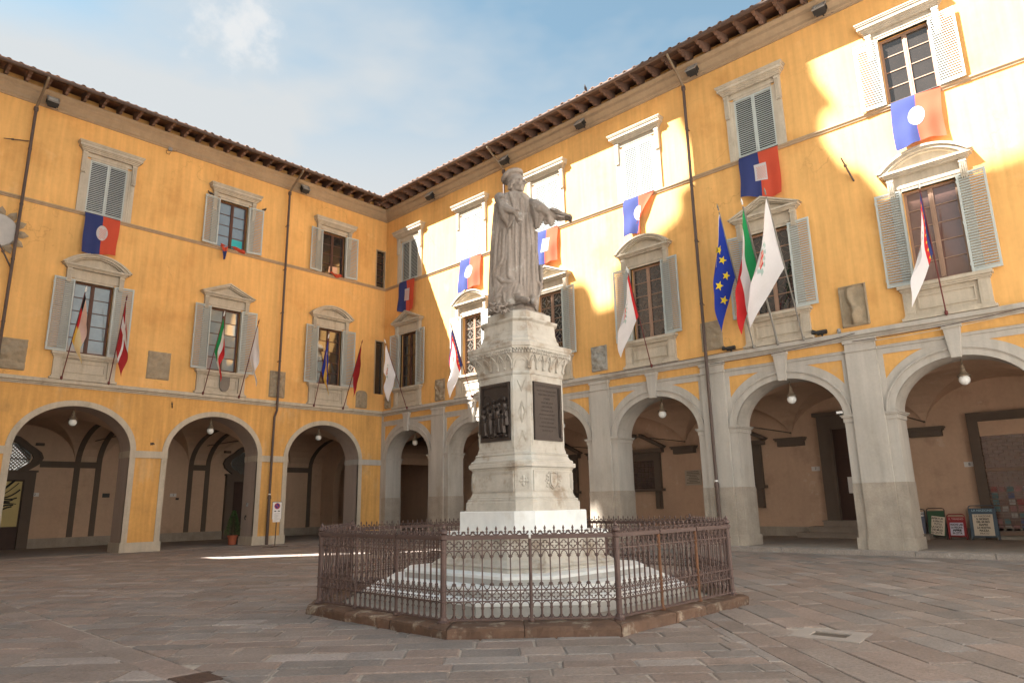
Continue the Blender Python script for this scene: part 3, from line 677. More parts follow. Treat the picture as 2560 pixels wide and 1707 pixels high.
# ------------------------------------------------------------------ ground and paving
g = MB(); g.quad((-160,-160,-.013),(160,-160,-.013),(160,160,-.013),(-160,160,-.013)); ground = struct(g.build('ground', MORT, recalc=False))
def clip(poly, n, d):
    out = []
    for i, p in enumerate(poly):
        q = poly[(i+1) % len(poly)]; a = p[0]*n[0]+p[1]*n[1]-d; b = q[0]*n[0]+q[1]*n[1]-d
        if a <= 0: out.append(p)
        if a*b < 0: t = a/(a-b); out.append((p[0]+(q[0]-p[0])*t, p[1]+(q[1]-p[1])*t))
    return out
S2 = math.sqrt(.5); SLABS = []; rg = random.Random(11)
def region(ang, umin, umax, vmin, vmax, roww, lmin, lmax, clips):
    ca, sa = cos(ang), sin(ang); v = vmin
    while v < vmax:
        rw = roww*rg.uniform(.78,1.25); u = umin-rg.random()
        while u < umax:
            ln = rg.uniform(lmin,lmax); gp = rg.uniform(.005,.011)
            q = [(u+gp,v+gp),(u+ln-gp,v+gp),(u+ln-gp,v+rw-gp),(u+gp,v+rw-gp)]
            jt = lambda: rg.uniform(-.014,.014)
            p = [(x*ca-y*sa+jt(), x*sa+y*ca+jt()) for x, y in q]
            for n, d in clips:
                if len(p) > 2: p = clip(p, n, d)
            if len(p) > 2:
                ar = abs(sum(p[i][0]*p[(i+1)%len(p)][1]-p[(i+1)%len(p)][0]*p[i][1] for i in range(len(p))))/2
                if ar > .02: SLABS.append(p)
            u += ln
        v += rw
BOX = [((-1,0),27), ((1,0),-.52), ((0,-1),37), ((0,1),-.03)]
SD = 8.6
region(-PI/4, -12, SD, -52, 2, .345, .45, 1.15, BOX+[((-1,0),18.78),((S2,-S2),SD)])
region(PI/4, -52, 2, -30, -SD, .45, .6, 1.25, BOX+[((-S2,S2),-SD),((-1,0),18.78)])
region(PI/2, -37, 0, 18.80, 19.10, .30, .7, 1.3, BOX)
region(-PI/4, -30, 12, -52, 2, .36, .5, 1.1, BOX+[((1,0),-19.12)])
def tint():
    r = rg.random()
    b = rg.uniform(.84,1.12)
    if r < .40: c = (1.0,.985,.97)
    elif r < .66: c = (1.04,.97,.94)
    elif r < .93: c = (.93,.98,1.01)
    else: b *= 1.32; c = (.96,1.0,1.03)
    return (b*c[0], b*c[1], b*c[2], 1)
def slab(p, mb):
    n = len(p); cx = sum(q[0] for q in p)/n; cy = sum(q[1] for q in p)/n
    h = rg.uniform(-.006,.006); tx, ty = rg.uniform(-.008,.008), rg.uniform(-.008,.008)
    def Z(x, y): return h+tx*(x-cx)+ty*(y-cy)
    ins = [(cx+(x-cx)*(1-.02/max(.05,math.hypot(x-cx,y-cy))), cy+(y-cy)*(1-.02/max(.05,math.hypot(x-cx,y-cy)))) for x, y in p]
    vs = [(x,y,-.04) for x,y in p]+[(x,y,Z(x,y)-.010) for x,y in p]+[(x,y,Z(x,y)) for x,y in ins]
    fs = [(i,(i+1)%n,n+(i+1)%n,n+i) for i in range(n)]+[(n+i,n+(i+1)%n,2*n+(i+1)%n,2*n+i) for i in range(n)]+[tuple(range(2*n,3*n))]
    t = tint(); mb.add(vs, fs); mb.tl = getattr(mb, 'tl', [])+[]; return (len(vs), t)
def tint_attr(me, spans):
    at = me.color_attributes.new('tint', 'FLOAT_COLOR', 'POINT'); buf = []
    for n, t in spans: buf += list(t)*n
    at.data.foreach_set('color', buf)
OC = Vector((-12.783,-21.757)); TH = -.0187; KS, KC = 3.018, 2.257
def octa(s, c, z=None):
    k = c/math.sqrt(2); h = s/2+k
    pts = [(-h,s/2),(-h,-s/2),(-s/2,-h),(s/2,-h),(h,-s/2),(h,s/2),(s/2,h),(-s/2,h)]
    return [(OC.x+x*cos(TH)-y*sin(TH), OC.y+x*sin(TH)+y*cos(TH)) for x, y in pts]
def inside_oct(x, y, m=0):
    dx, dy = x-OC.x, y-OC.y; a = dx*cos(TH)+dy*sin(TH); b = -dx*sin(TH)+dy*cos(TH); h = KS/2+KC/math.sqrt(2)+m
    return abs(a) < h and abs(b) < h and abs(a)+abs(b) < (KS/2+h-m)+m*1.414
camf = Vector((cos(.7523), sin(.7523)))
def key(p):
    cx = sum(q[0] for q in p)/len(p)-CAM.x; cy = sum(q[1] for q in p)/len(p)-CAM.y
    dep = cx*camf.x+cy*camf.y; lat = cx*camf.y-cy*camf.x
    vis = dep > 3.9 and abs(lat) < dep*.80+.3
    return (0 if vis else 1, math.hypot(cx,cy))
SLABS = [p for p in SLABS if not inside_oct(sum(q[0] for q in p)/len(p), sum(q[1] for q in p)/len(p), -.25)]
GR = (-13.08,-26.98)                                            # the square drain hole on the right
SLABS = [p for p in SLABS if not (abs(sum(q[0] for q in p)/len(p)-GR[0]) < .30 and abs(sum(q[1] for q in p)/len(p)-GR[1]) < .36) and not (abs(sum(q[0] for q in p)/len(p)+18.93) < .25 and abs(sum(q[1] for q in p)/len(p)+23.04) < .22)]
SLABS.sort(key=key)
for p in SLABS[:300]:
    b = MB(); sp = slab(p, b); me = b.mesh('paving_stone', PAVE, recalc=False); tint_attr(me, [sp]); put('paving_stone', me, ground)
b = MB(); spans = [slab(p, b) for p in SLABS[300:]]; me = b.mesh('paving_stone', PAVE, recalc=False); tint_attr(me, spans); stuff(put('paving_stone', me, ground))
# kerb along the right wing
x = .3; rk = random.Random(2)
while x < 34:
    ln = rk.uniform(.9,1.9); z = .125+rk.uniform(-.012,.012)
    b = MB(); b.box(-.50+rk.uniform(-.02,.02),.06,-x-ln+.012,-x,-.04,z-.02); b.box(-.48,.06,-x-ln+.02,-x-.008,z-.02,z); me = b.mesh('kerb_stone', PAVE)
    tint_attr(me, [(16, (1.25,1.3,1.3,1))]); put('kerb_stone', me, ground); x += ln
# drains
t = thing('drain_cover', 'square drain opening with pale stone rim in the paving on the right', 'drain', (GR[0],GR[1],0), rad(4))
b = MB()
for x0,x1,y0,y1 in ((-.34,.34,-.40,-.21),(-.34,.34,.21,.40),(-.34,-.14,-.209,.209),(.14,.34,-.209,.209)): b.box(x0,x1,y0,y1,-.05,.006)
b.build('stone_rim', M('pale_rim_stone', (.33,.29,.26), .8, .15, 3), t)
b = MB(); b.box(-.14,.14,-.21,.21,-.28,-.0095); b.box(-.10,.02,-.19,.05,-.0095,-.004); b.build('sump', M('drain_mud', (.10,.085,.07), .6, .3, 6), t)
t = thing('drain_grate', 'rusty iron drain grate at the bottom edge of the paving', 'drain', (-18.93,-23.04,0), rad(0))
b = MB()
for k in range(9): b.box(-.16,.16,-.16+.04*k-.009,-.16+.04*k+.009,-.02,.003)
for k in range(6): b.box(-.15+.06*k-.008,-.15+.06*k+.008,-.17,.17,-.022,.0)
GRT = M('dark_rusty_grate_iron', (.075,.045,.034), .7, .3, 6, 0, .2, 40, .2, 60); b.build('bars', GRT, t)
b = MB(); b.box(-.20,.20,-.21,-.17,-.04,.004); b.box(-.20,.20,.17,.21,-.04,.004); b.box(-.20,-.16,-.17,.17,-.04,.004); b.box(.16,.20,-.17,.17,-.04,.004); b.build('frame', GRT, t)

# ------------------------------------------------------------------ unseen building shapes added to block and bounce light (behind and left of the camera)
XO, T = -26.0, 26.0
def opp(y, z): return (y+.63*T, z+1.35*T)  # moves a shadow edge point back along the sun onto the blocker
top = [opp(-9.5,10.6),opp(-13.6,10.6),opp(-13.9,10.4),opp(-14.0,9.5),opp(-14.2,9.25),opp(-15.2,9.25),opp(-15.3,10.6),opp(-16.9,11.35),opp(-17.5,11.72),opp(-18.2,12.05),opp(-18.43,12.45),opp(-18.35,12.95),opp(-18.55,13.12),opp(-19.05,13.3),opp(-19.06,14.5),opp(-18.85,15.24),opp(-18.6,16.0),opp(-18.6,17.2),opp(-23.4,17.2),
       opp(-23.5,15.92),opp(-23.67,15.59),opp(-23.9,15.04),opp(-24.04,14.62),opp(-23.6,14.54),opp(-23.48,14.2),opp(-23.5,13.2),opp(-23.82,12.92),opp(-24.07,12.32),opp(-24.25,11.86),opp(-24.63,11.79),opp(-24.88,11.44),opp(-25.05,11.0),opp(-25.2,10.42),opp(-28.9,10.66),opp(-30.9,10.7)]
op = thing('shadow_blocker', 'unseen tall blocker shaped to cast the shadow edge on the right wing', 'light helper')  # added out of view, its outline shaped from the shadow it casts
poly = [(p[0],p[1]) for p in top]+[(-14.9,33.9),(-30.6,0),(opp(-9.5,0)[0],0)]
yb = opp(-9.5,0)[0]
b = MB()
def col(y0, y1, z0, prof): pass
# blocker south of the light slit, the part above the slit, and the strip north of it
n = len(poly)
gap = [(1.75,19.6),(4.6,19.6),(4.6,37.0),(1.75,37.0)]
def shadow_screen(mb, x0, x1):
    # split the outline at the light slit so that no polygon needs a hole
    def clipy(pl, lo, hi): return clip(clip(pl, (1,0), hi), (-1,0), -lo)
    A = clipy(poly, -60, 2.2); M1 = clipy(poly, 2.2, 5.1); N1 = clipy(poly, 5.1, 20)
    mb.extr(A, 'x', x0, x1); mb.extr(N1, 'x', x0, x1)
    mb.extr(clip(M1, (0,1), 19.6), 'x', x0, x1); mb.extr(clip(M1, (0,-1), -37), 'x', x0, x1)
shadow_screen(b, XO-.5, XO); b.build('shadow_screen', M('pale_screen_stone', (.66,.63,.58), .9, .12, .6), op, recalc=True)
b = MB(); b.box(XO-12,XO-.6,-16.5,1.5,0,28); b.build('body', LOGW, op)

sp_ = thing('bounce_palace', 'unseen pale palace front added behind the camera to bounce fill light', 'light helper')  # added out of view to throw sunlight back into the square
b = MB(); b.box(-75,30,-56,-46,0,17); b.build('wall', M('pale_bounce_plaster', (.78,.78,.77), .9, .08, .6), sp_)
for k in range(22):
    for z0, z1 in ((1,4),(7,9.6),(12,14.2)): b = MB(); b.box(-72+4.6*k,-70.7+4.6*k,-46,-45.96,z0,z1); b.build('window', SHUT, sp_)
b = MB(); b.box(-75.5,30.5,-56.5,-45.3,17,17.5); b.build('roof', TILE, sp_)
# ------------------------------------------------------------------ monument: kerb, railing, pedestal, statue
def octo(off):
    """octagon of the railing line; off is one outward offset or eight of them"""
    offs = off if isinstance(off, (list, tuple)) else [off]*8
    h = KS/2+KC/math.sqrt(2); dc = (h+KS/2)/math.sqrt(2); L_ = []
    for k in range(8):
        a = PI+k*PI/4; L_.append((cos(a), sin(a), (h if k % 2 == 0 else dc)+offs[k]))
    P = []
    for k in range(8):
        (a,b_,c), (d,e,f_) = L_[k-1], L_[k]; dt = a*e-b_*d; P.append(((c*e-b_*f_)/dt, (a*f_-c*d)/dt))
    return [Vector((OC.x+x*cos(TH)-y*sin(TH), OC.y+x*sin(TH)+y*cos(TH))) for x, y in P]
kerb = thing('monument_kerb', 'worn dark brown stone kerb around the foot of the iron railing', 'kerb', (OC.x,OC.y,0))
O1, O0 = octo([.22,.38,.24,.20,.2,.2,.2,.17]), octo(-.30); rk = random.Random(9)
def rough_block(q, z0, z1, nu, nv, amp, mat, name, parent, origin):
    """q: four ground corners (outer a, outer b, inner b, inner a)"""
    b = MB(); vs = []; idx = {}
    prof = [(0,z0),(0,z1-.045),(.012,z1-.018),(.05,z1),(.33,z1+.004),(.66,z1+.002),(1,z1-.01)]
    for i in range(nu+1):
        t = i/nu
        for k, (v, z) in enumerate(prof):
            a = q[0].lerp(q[1], t); c = q[3].lerp(q[2], t); p = a.lerp(c, v)
            w = Vector((p.x, p.y, z)); nz = noise.noise(w*3.1)*amp+noise.noise(w*9)*amp*.5
            out = (a-c).normalized()
            e = -.012 if i in (0,nu) else 0
            if k > 0: w += Vector((out.x,out.y,0))*nz*(1.5 if k < 4 else .2); w.z += nz*.6+e
            vs.append(w-origin)
    m = len(prof)
    b.add(vs, [(i*m+k,(i+1)*m+k,(i+1)*m+k+1,i*m+k+1) for i in range(nu) for k in range(m-1)]+[tuple(range(m)), tuple(nu*m+k for k in range(m-1,-1,-1))])
    return b.build(name, mat, parent, recalc=True)
o3 = Vector((OC.x,OC.y,0))
for i in range(8):
    a, c, d, e = O1[i], O1[(i+1)%8], O0[(i+1)%8], O0[i]; ns = 3 if i % 2 == 0 else 2; cut = [0]+sorted((k+rk.uniform(-.15,.15))/ns for k in range(1,ns))+[1]
    for t0, t1 in zip(cut, cut[1:]):
        g0, g1 = t0+.002, t1-.002
        rough_block([a.lerp(c,g0),a.lerp(c,g1),e.lerp(d,g1),e.lerp(d,g0)], -.03, .13, 16, 6, .034, KERB, 'kerb_stone', kerb, o3)
b = MB(); b.add([(p.x-OC.x,p.y-OC.y,.095) for p in octo(-.29)], [tuple(range(8))]); b.build('inner_paving', DADO, kerb)

# ---- railing
fence = thing('iron_railing', 'brown octagonal wrought iron railing with spear finials around the monument', 'railing', (OC.x,OC.y,0))
CELL = .1255
def tracery(n, w):
    b = MB(); c = w/n; r = .0062
    for i in range(n):
        x = -w/2+c*(i+.5); T4 = lambda P, rr=r: b.tube([(x+p[0],0,p[1]) for p in P], rr, 4)
        for zc in (1.078, .452):
            P = []
            for q in range(4):
                a0 = PI/2*q; ox, oz = .027*cos(a0), .027*sin(a0)
                for k in range(6): a = a0-2.2+4.4*k/5; P.append((x+ox+.024*cos(a), 0, zc+oz+.024*sin(a)))
            b.tube(P, r, 4, closed=True)
            for s in (-1,1): T4([(s*.051,zc),(s*.063,zc)])
        for sg, z0 in ((1,1.003),(-1,.525)):
            for s in (-1,1):
                T4([(0,z0),(s*.022,z0-sg*.018),(s*.034,z0-sg*.034),(s*.030,z0-sg*.046),(s*.046,z0-sg*.052),(s*.060,z0-sg*.070)])
                T4([(s*.060,z0-sg*.066),(s*.044,z0-sg*.076),(s*.036,z0-sg*.068),(s*.042,z0-sg*.060)], .006)
        T4([(-.052,.30),(-.050,.33)]+[(.050*-cos(PI*k/6),.335+.042*sin(PI*k/6)) for k in range(7)]+[(.050,.33),(.052,.30)])
        T4([(.047*-cos(PI*k/6),.215-.042*sin(PI*k/6)) for k in range(7)], .008)
        T4([(-.058,1.252)]+[(.057*-cos(PI*k/6),1.252-.048*sin(PI*k/6)) for k in range(7)], .0085)
        for s in (-1,1): T4([(s*.057,1.235),(s*.040,1.245),(s*.036,1.232)], .007)
    for z0, z1, d in ((.155,.176,.014),(.378,.392,.012),(.508,.522,.012),(1.003,1.017,.012),(1.148,1.165,.03),(1.166,1.190,.038),(1.191,1.203,.03)): b.box(-w/2,w/2,-d,d,z0,z1)
    return b.mesh('panel', IRON)
PW = (KS/3, KC/2); PAN = {3: tracery(8, PW[0]-.03), 2: tracery(9, PW[1]-.03)}
b = MB(); b.box(-.0085,.0085,-.0085,.0085,.16,1.15)
for z in (.30,.595,.93): b.lathe([(.010,-.018),(.021,-.008),(.021,.008),(.010,.018)], 8, (0,0,z))
b.lathe([(.014,.17),(.014,.29)], 6)
PICK = b.mesh('picket', IRON)
b = MB(); b.lathe([(.008,1.20),(.010,1.238),(.019,1.245),(.010,1.254),(.008,1.262),(.016,1.278),(.013,1.292),(.002,1.318)], 6); FIN = b.mesh('finial', IRON)
b = MB(); b.lathe([(.075,.13),(.078,.15),(.058,.165),(.052,.20),(.040,.205),(.040,.375),(.050,.38),(.050,.395),(.040,.40),(.040,.505),(.050,.51),(.050,.525),(.040,.53),(.040,1.0),(.050,1.003),(.050,1.018),(.040,1.02),(.040,1.145),(.058,1.16),(.062,1.205),(.03,1.212),(.035,1.222),(.058,1.235),(.052,1.262),(.03,1.285),(.018,1.29),(.026,1.302),(.020,1.325),(.003,1.352)], 10); POST = b.mesh('post', IRON)
b = MB(); b.lathe([(.034,.13),(.042,.150),(.034,.172),(.022,.18),(.022,.375),(.030,.38),(.030,.392),(.022,.395),(.022,.508),(.030,.511),(.030,.523),(.022,.525),(.022,1.0),(.030,1.004),(.030,1.016),(.022,1.02),(.022,1.15)], 8); PST2 = b.mesh('post', IRON); PST2R = PST2.copy(); PST2R.materials[0] = RUST
F0 = octo(0)
for i in range(8):
    a, c = F0[i], F0[(i+1)%8]; nb = 3 if i % 2 == 0 else 2; n = 8 if nb == 3 else 9; d = c-a; ang = math.atan2(d.y, d.x); w = d.length/nb
    put('post', POST, fence, (a.x-OC.x, a.y-OC.y, 0), ang)
    for k in range(nb):
        p = a.lerp(c, (k+.5)/nb)
        pn = put('panel', PAN[nb], fence, (p.x-OC.x, p.y-OC.y, 0), ang)
        cw = (w-.03)/n
        for q in range(n):
            x = -w/2+.015+cw*(q+.5); put('finial', FIN, pn, (x,0,0))
            if q: put('picket', PICK, pn, (x-cw/2,0,0))
        if k:
            p = a.lerp(c, k/nb); put('post', PST2R if i == 2 else PST2, fence, (p.x-OC.x, p.y-OC.y, 0), ang)

# ---- pedestal
ped = thing('pedestal', 'tall weathered marble pedestal with bronze panels under the statue', 'pedestal', (OC.x,OC.y,0), TH)
def chq(D, k):
    a = (D*math.sqrt(2)+k)/2
    return [(-a,a-k),(-a,-a+k),(-a+k,-a),(a-k,-a),(a,-a+k),(a,a-k),(a-k,a),(-a+k,a)]
def layer(mb, prof):
    """prof: list of (D, k, z)"""
    vs = [(x,y,z) for D,k,z in prof for x,y in chq(D,k)]; m = len(prof)
    mb.add(vs, [(8*i+j,8*i+(j+1)%8,8*i+8+(j+1)%8,8*i+8+j) for i in range(m-1) for j in range(8)]+[tuple(range(7,-1,-1)), tuple(range(8*(m-1),8*m))])
for D, k, z0, z1 in ((2.64,1.05,.05,.285),(2.32,.80,.285,.425),(2.03,.52,.425,.56)):
    b = MB(); layer(b, [(D,k,z0),(D,k,z1-.05)]); s_ = b.build('step', MARG, ped)
    b = MB(); layer(b, [(D+.015,k,z1-.0499),(D+.015,k,z1-.008),(D,k,z1)]); b.build('step_top', MARW, s_)
b = MB(); layer(b, [(1.60,.42,.561),(1.60,.42,.60),(1.55,.42,.61),(1.57,.42,.635),(1.55,.42,.655),(1.49,.42,.67),(1.45,.42,.71),(1.42,.42,.725),(1.40,.42,.74),(1.40,.42,1.03),(1.43,.42,1.045),(1.43,.42,1.079)]); b.build('lower_plinth', MARB, ped)
b = MB(); layer(b, [(1.45,.44,1.08),(1.455,.44,1.09),(1.455,.44,1.125),(1.44,.44,1.138)]); b.build('plinth_slab', MARW, ped)
b = MB(); layer(b, [(1.10,.24,1.139),(1.11,.24,1.15),(1.11,.24,1.462),(1.095,.24,1.478)]); b.build('base_block', MARW, ped)
b = MB(); layer(b, [(1.0,.20,1.479),(1.005,.20,1.49),(1.005,.20,1.615),(.99,.20,1.632),(.97,.20,1.634),(.975,.20,1.665),(.965,.20,1.675),(.93,.20,1.685),(.935,.20,1.70),(.915,.20,1.715),(.895,.20,1.76),(.89,.20,1.78),(.89,.20,2.155),(.90,.20,2.17),(.91,.20,2.19),(.95,.20,2.205),(.955,.20,2.21),(.955,.20,2.268),(.94,.20,2.275)]); b.build('die', MARB, ped)
b = MB(); layer(b, [(.91,.20,2.276),(.915,.20,2.305),(.90,.20,2.325),(.86,.20,2.34),(.82,.20,2.40),(.835,.20,2.425),(.815,.20,2.44),(.79,.20,2.45),(.785,.20,2.495),(.775,.20,2.51),(.765,.21,2.55),(.76,.21,3.80),(.785,.21,3.815),(.79,.21,3.845),(.78,.21,3.86)]); b.build('shaft', MARB, ped)
FZ = [(.765,.21,3.861),(.775,.21,3.92),(.81,.21,4.03),(.865,.21,4.12),(.90,.21,4.165)]
b = MB(); layer(b, FZ); fr = b.build('frieze', MARB, ped)
b = MB(); layer(b, [(.92,.22,4.235),(.935,.22,4.245),(.935,.22,4.27),(.955,.22,4.28),(.965,.22,4.345),(.955,.22,4.362),(.90,.22,4.372),(.74,.20,4.42),(.73,.20,4.425),(.725,.20,4.47),(.69,.19,4.52),(.68,.19,4.585),(.665,.19,4.595),(.655,.18,4.79),(.665,.18,4.80),(.70,.18,4.82),(.715,.18,4.835),(.715,.18,4.86),(.60,.17,4.872),(.59,.17,4.88),(.59,.17,5.005),(.575,.17,5.02)]); b.build('cap', MARB, ped)
def faceframe(i, D, k):
    """matrix for face i (0..7): local x along the face, -y outwards, z up; and its width"""
    P = chq(D, k); p, q = Vector(P[i]), Vector(P[(i+1)%8]); d = (q-p); w = d.length; m = (p+q)/2
    ang = math.atan2(d.y, d.x); return Matrix.Translation((m.x,m.y,0)) @ Matrix.Rotation(ang, 4, 'Z'), w
def Dz(z):
    for (d0,k0,z0),(d1,k1,z1) in zip(FZ, FZ[1:]):
        if z <= z1: return d0+(d1-d0)*(z-z0)/(z1-z0)
    return FZ[-1][0]
b = MB(); rl = random.Random(4); lb = MB()
for i in range(8):
    n = 5 if i % 2 == 0 else 1
    Mx, w = faceframe(i, .78, .21); W0 = w
    for j in range(n):
        c = w/n if i % 2 == 0 else w
        x0 = -w/2+c*(j+.5); st = len(b.v)
        def pt(u, z, o=.012):
            sc = Dz(z)/.78 if i % 2 == 0 else 1
            return (x0*sc+u*sc, -(Dz(z)-.78)*.75-o, z)
        for hw, zt in ((.46,4.155),(.33,4.08)):
            L = [pt(-c*hw, 3.93)]+[pt(-c*hw*(1-t**1.7), 3.98+(zt-3.98)*t**.8) for t in (0,.25,.5,.75,1)]
            R = [pt(c*hw*(1-t**1.7), 3.98+(zt-3.98)*t**.8) for t in (.75,.5,.25,0)]+[pt(c*hw, 3.93)]
            b.tube(L+R, .013 if hw > .4 else .008, 5)
        for s in (-1,1): b.ell(pt(s*c*.46, 3.915, .02), (.022,.022,.026), 8, 5)
        b.xf(Mx, st)
    Mx, w = faceframe(i, .90, .21); st = len(lb.v); m = max(3, int(w/.045))
    for j in range(m):
        x = -w/2+w*(j+.5)/m
        lb.ell((x, -.012+rl.uniform(-.008,.008), 4.185+rl.uniform(-.004,.004)), (.024,.034,.030), 6, 4); lb.ell((x+.02, -.03+rl.uniform(-.008,.008), 4.222+rl.uniform(-.006,.006)), (.020,.032,.022), 6, 4)
    lb.xf(Mx, st)
b.build('arch_tracery', MARB, fr, smooth=False)
layer(lb, [(.88,.21,4.166),(.90,.21,4.234)]); lb.build('leaf_moulding', MARB, fr)
# panels on the shaft and the die
for i in range(8):
    if i % 2:                                                # chamfers: sunk strip with lozenges
        Mx, w = faceframe(i, .76, .21); b = MB()
        h = w*.30
        for x0, x1, z0, z1 in ((-h-.014,-h,2.60,3.74),(h,h+.014,2.60,3.74)): b.box(x0,x1,-.012,.004,z0,z1)
        def loz(zc, hh, a0, a1, r=.008):
            pts = [(h*.72*cos(a), -.006, zc+hh*sin(a)) for a in (a0+k*PI/2 for k in range(5)) if a <= a1+.01]
            b.tube(pts, r, 4)
        loz(3.14,.19,0,2*PI); loz(3.14,.13,0,2*PI,.006); loz(3.70,.20,PI,2*PI); loz(3.70,.14,PI,2*PI,.006); loz(2.62,.20,0,PI); loz(2.62,.13,0,PI,.006)
        b.add([(0,-.018,3.27),(-h*.4,-.002,3.14),(0,-.018,3.01),(h*.4,-.002,3.14)], [(0,1,2,3)])
        b.xf(Mx); b.build('lozenge_ornament', MARB, ped)
        Mx, w = faceframe(i, .89, .20); b = MB(); h = w*.36
        for x0, x1, z0, z1 in ((-h,-h+.02,1.82,2.12),(h-.02,h,1.82,2.12),(-h+.02,h-.02,2.10,2.12),(-h+.02,h-.02,1.82,1.84)): b.box(x0,x1,-.014,.004,z0,z1)
        for k in range(4):
            a = PI/2*k; b.ell((.045*cos(a),-.006,1.97+.055*sin(a)), (.026+.01*abs(cos(a)),.018,.026+.016*abs(sin(a))), 10, 6)
        for k in range(4): a = PI/4+PI/2*k; b.ell((.05*cos(a),-.004,1.97+.06*sin(a)), (.016,.012,.016), 8, 5)
        b.ell((0,-.008,1.97), (.024,.02,.03), 10, 6); b.xf(Mx); b.build('flower_ornament', MARB, ped)
    else:
        Mx, w = faceframe(i, .76, .21); h = w/2-.065
        b = MB()
        for x0, x1, z0, z1 in ((-w/2+.02,-w/2+.045,2.56,3.79),(w/2-.045,w/2-.02,2.56,3.79)): b.box(x0,x1,-.010,.004,z0,z1)
        b.xf(Mx); b.build('edge_fillet', MARB, ped)
        Mx2, w2 = faceframe(i, .89, .20); b = MB(); h2 = w2/2-.03
        for o, d in ((0,.020),(.022,.012)):
            for x0, x1, z0, z1 in ((-h2+o,-h2+.02+o,1.80+o,2.14-o),(h2-.02-o,h2-o,1.80+o,2.14-o),(-h2+.02+o,h2-.02-o,2.12-o,2.14-o),(-h2+.02+o,h2-.02-o,1.80+o,1.82+o)): b.box(x0,x1,-d,.004,z0,z1)
        b.xf(Mx2); b.build('panel_frame', MARB, ped)
        text_face = i in (2, 6)
        # bronze panel frame
        b = MB()
        for o, wd, d in ((0,.05,.035),(.05,.02,.022)):
            x0, x1, z0, z1 = -h+o, h-o, 2.66+o, 3.68-o
            b.box(x0,x0+wd,-d,.005,z0,z1); b.box(x1-wd,x1,-d,.005,z0,z1); b.box(x0+wd,x1-wd,-d,.005,z0,z0+wd); b.box(x0+wd,x1-wd,-d,.005,z1-wd,z1)
        nb_ = 22
        for k in range(nb_):
            z = 2.70+.94*k/(nb_-1)
            for s in (-1,1): b.ell((s*(h-.012),-.036,z), (.011,.008,.016), 6, 4)
        b.box(-h+.06,h-.06,-.008,.004,2.72,3.62); b.xf(Mx); fo = b.build('bronze_panel', BRON, ped)
        b = MB(); rr = random.Random(20+i)
        if text_face:
            for r in range(11):
                z = 3.52-.07*r; ln = (.9,.8,.3,.55,.5,.6,.75,.7,.6,.8,.5)[r]*(h-.09); x = -ln
                while x < ln-.01:
                    q = rr.uniform(.012,.026); b.box(x,min(x+q,ln),-.013,-.006,z,z+.030); x += q+rr.choice((.006,.006,.006,.02))
        else:
            def fig(x, z, s, d, lean=0):
                b.tube([(x,-d*.5,z),(x+lean*.3,-d*.8,z+.16*s),(x+lean,-d,z+.30*s)], [.055*s,.05*s,.045*s], 7)
                b.ell((x+lean*1.1,-d-.005,z+.37*s), (.027*s,.03*s,.034*s), 8, 6)
                b.tube([(x+lean,-d-.02,z+.27*s),(x+lean+.06*s,-d-.035,z+.21*s),(x+lean+.10*s,-d-.03,z+.24*s)], [.02*s,.017*s,.012*s], 6)
                for k in range(3): b.tube([(x-.03*s+.03*s*k,-d*.6-.045*s,z),(x-.02*s+.02*s*k,-d*.8-.045*s,z+.2*s)], .008*s, 5)
            for x, z, s, d, l in ((-.30,2.80,1.15,.05,.02),(-.22,2.78,1.1,.07,-.01),(-.10,2.80,1.2,.06,.03),(.02,2.76,.8,.08,.05),(.13,2.80,1.25,.07,-.02),(.22,2.80,1.1,.06,.01),(.28,2.92,1.25,.04,-.03),(-.17,3.0,.9,.03,.01),(-.02,3.03,.9,.03,0),(.10,3.05,.9,.03,.01),(-.28,3.0,.8,.03,.02)): fig(x*h/.36, z, s, d, l)
            for k in range(14): b.ell((-h+.1+(2*h-.2)*k/13,-.03+rr.uniform(-.01,.01),2.76+rr.uniform(-.02,.03)), (.04,.03,.03), 7, 5)
            b.box(-.02,.2,-.07,-.01,3.0,3.02)
            b.tube([(-h+.14+.13*cos(PI-PI*k/8),-.012,3.28+.22*sin(PI*k/8)) for k in range(9)], .012, 5)
        b.xf(Mx); o_ = b.build('raised_lettering' if text_face else 'relief_figures', BRON, fo); stuff(o_)
        if text_face:
            b = MB(); z0 = 1.97; sc = [(-.085,.13),(-.06,.105),(0,.125),(.06,.105),(.085,.13),(.088,0),(.07,-.07),(0,-.13),(-.07,-.07),(-.088,0)]
            b.extr([(x,z0+z) for x,z in sc], 'y', -.030, 0); b.tube([(x*1.35,-.016,z0+z*1.2) for x,z in sc], .014, 6, closed=True)
            for s in (-1,1):
                for k in range(4): b.ell((s*(.145+.012*(k%2)),-.012,z0+.09-.06*k), (.03,.016,.022), 8, 5)
                b.ell((s*.195,-.008,z0), (.025,.012,.014), 8, 5)
            for k in range(5): b.ell((-.05+.025*k,-.012,z0+.155-.006*(k%2)), (.016,.014,.016), 7, 5)
            for r in range(3):
                for q in range(3-r): b.ell((-.03+.03*q+.015*r,-.031,z0+.03-.035*r), (.010,.006,.012), 6, 4)
            b.xf(Mx2); b.build('carved_shield', MARB, ped)

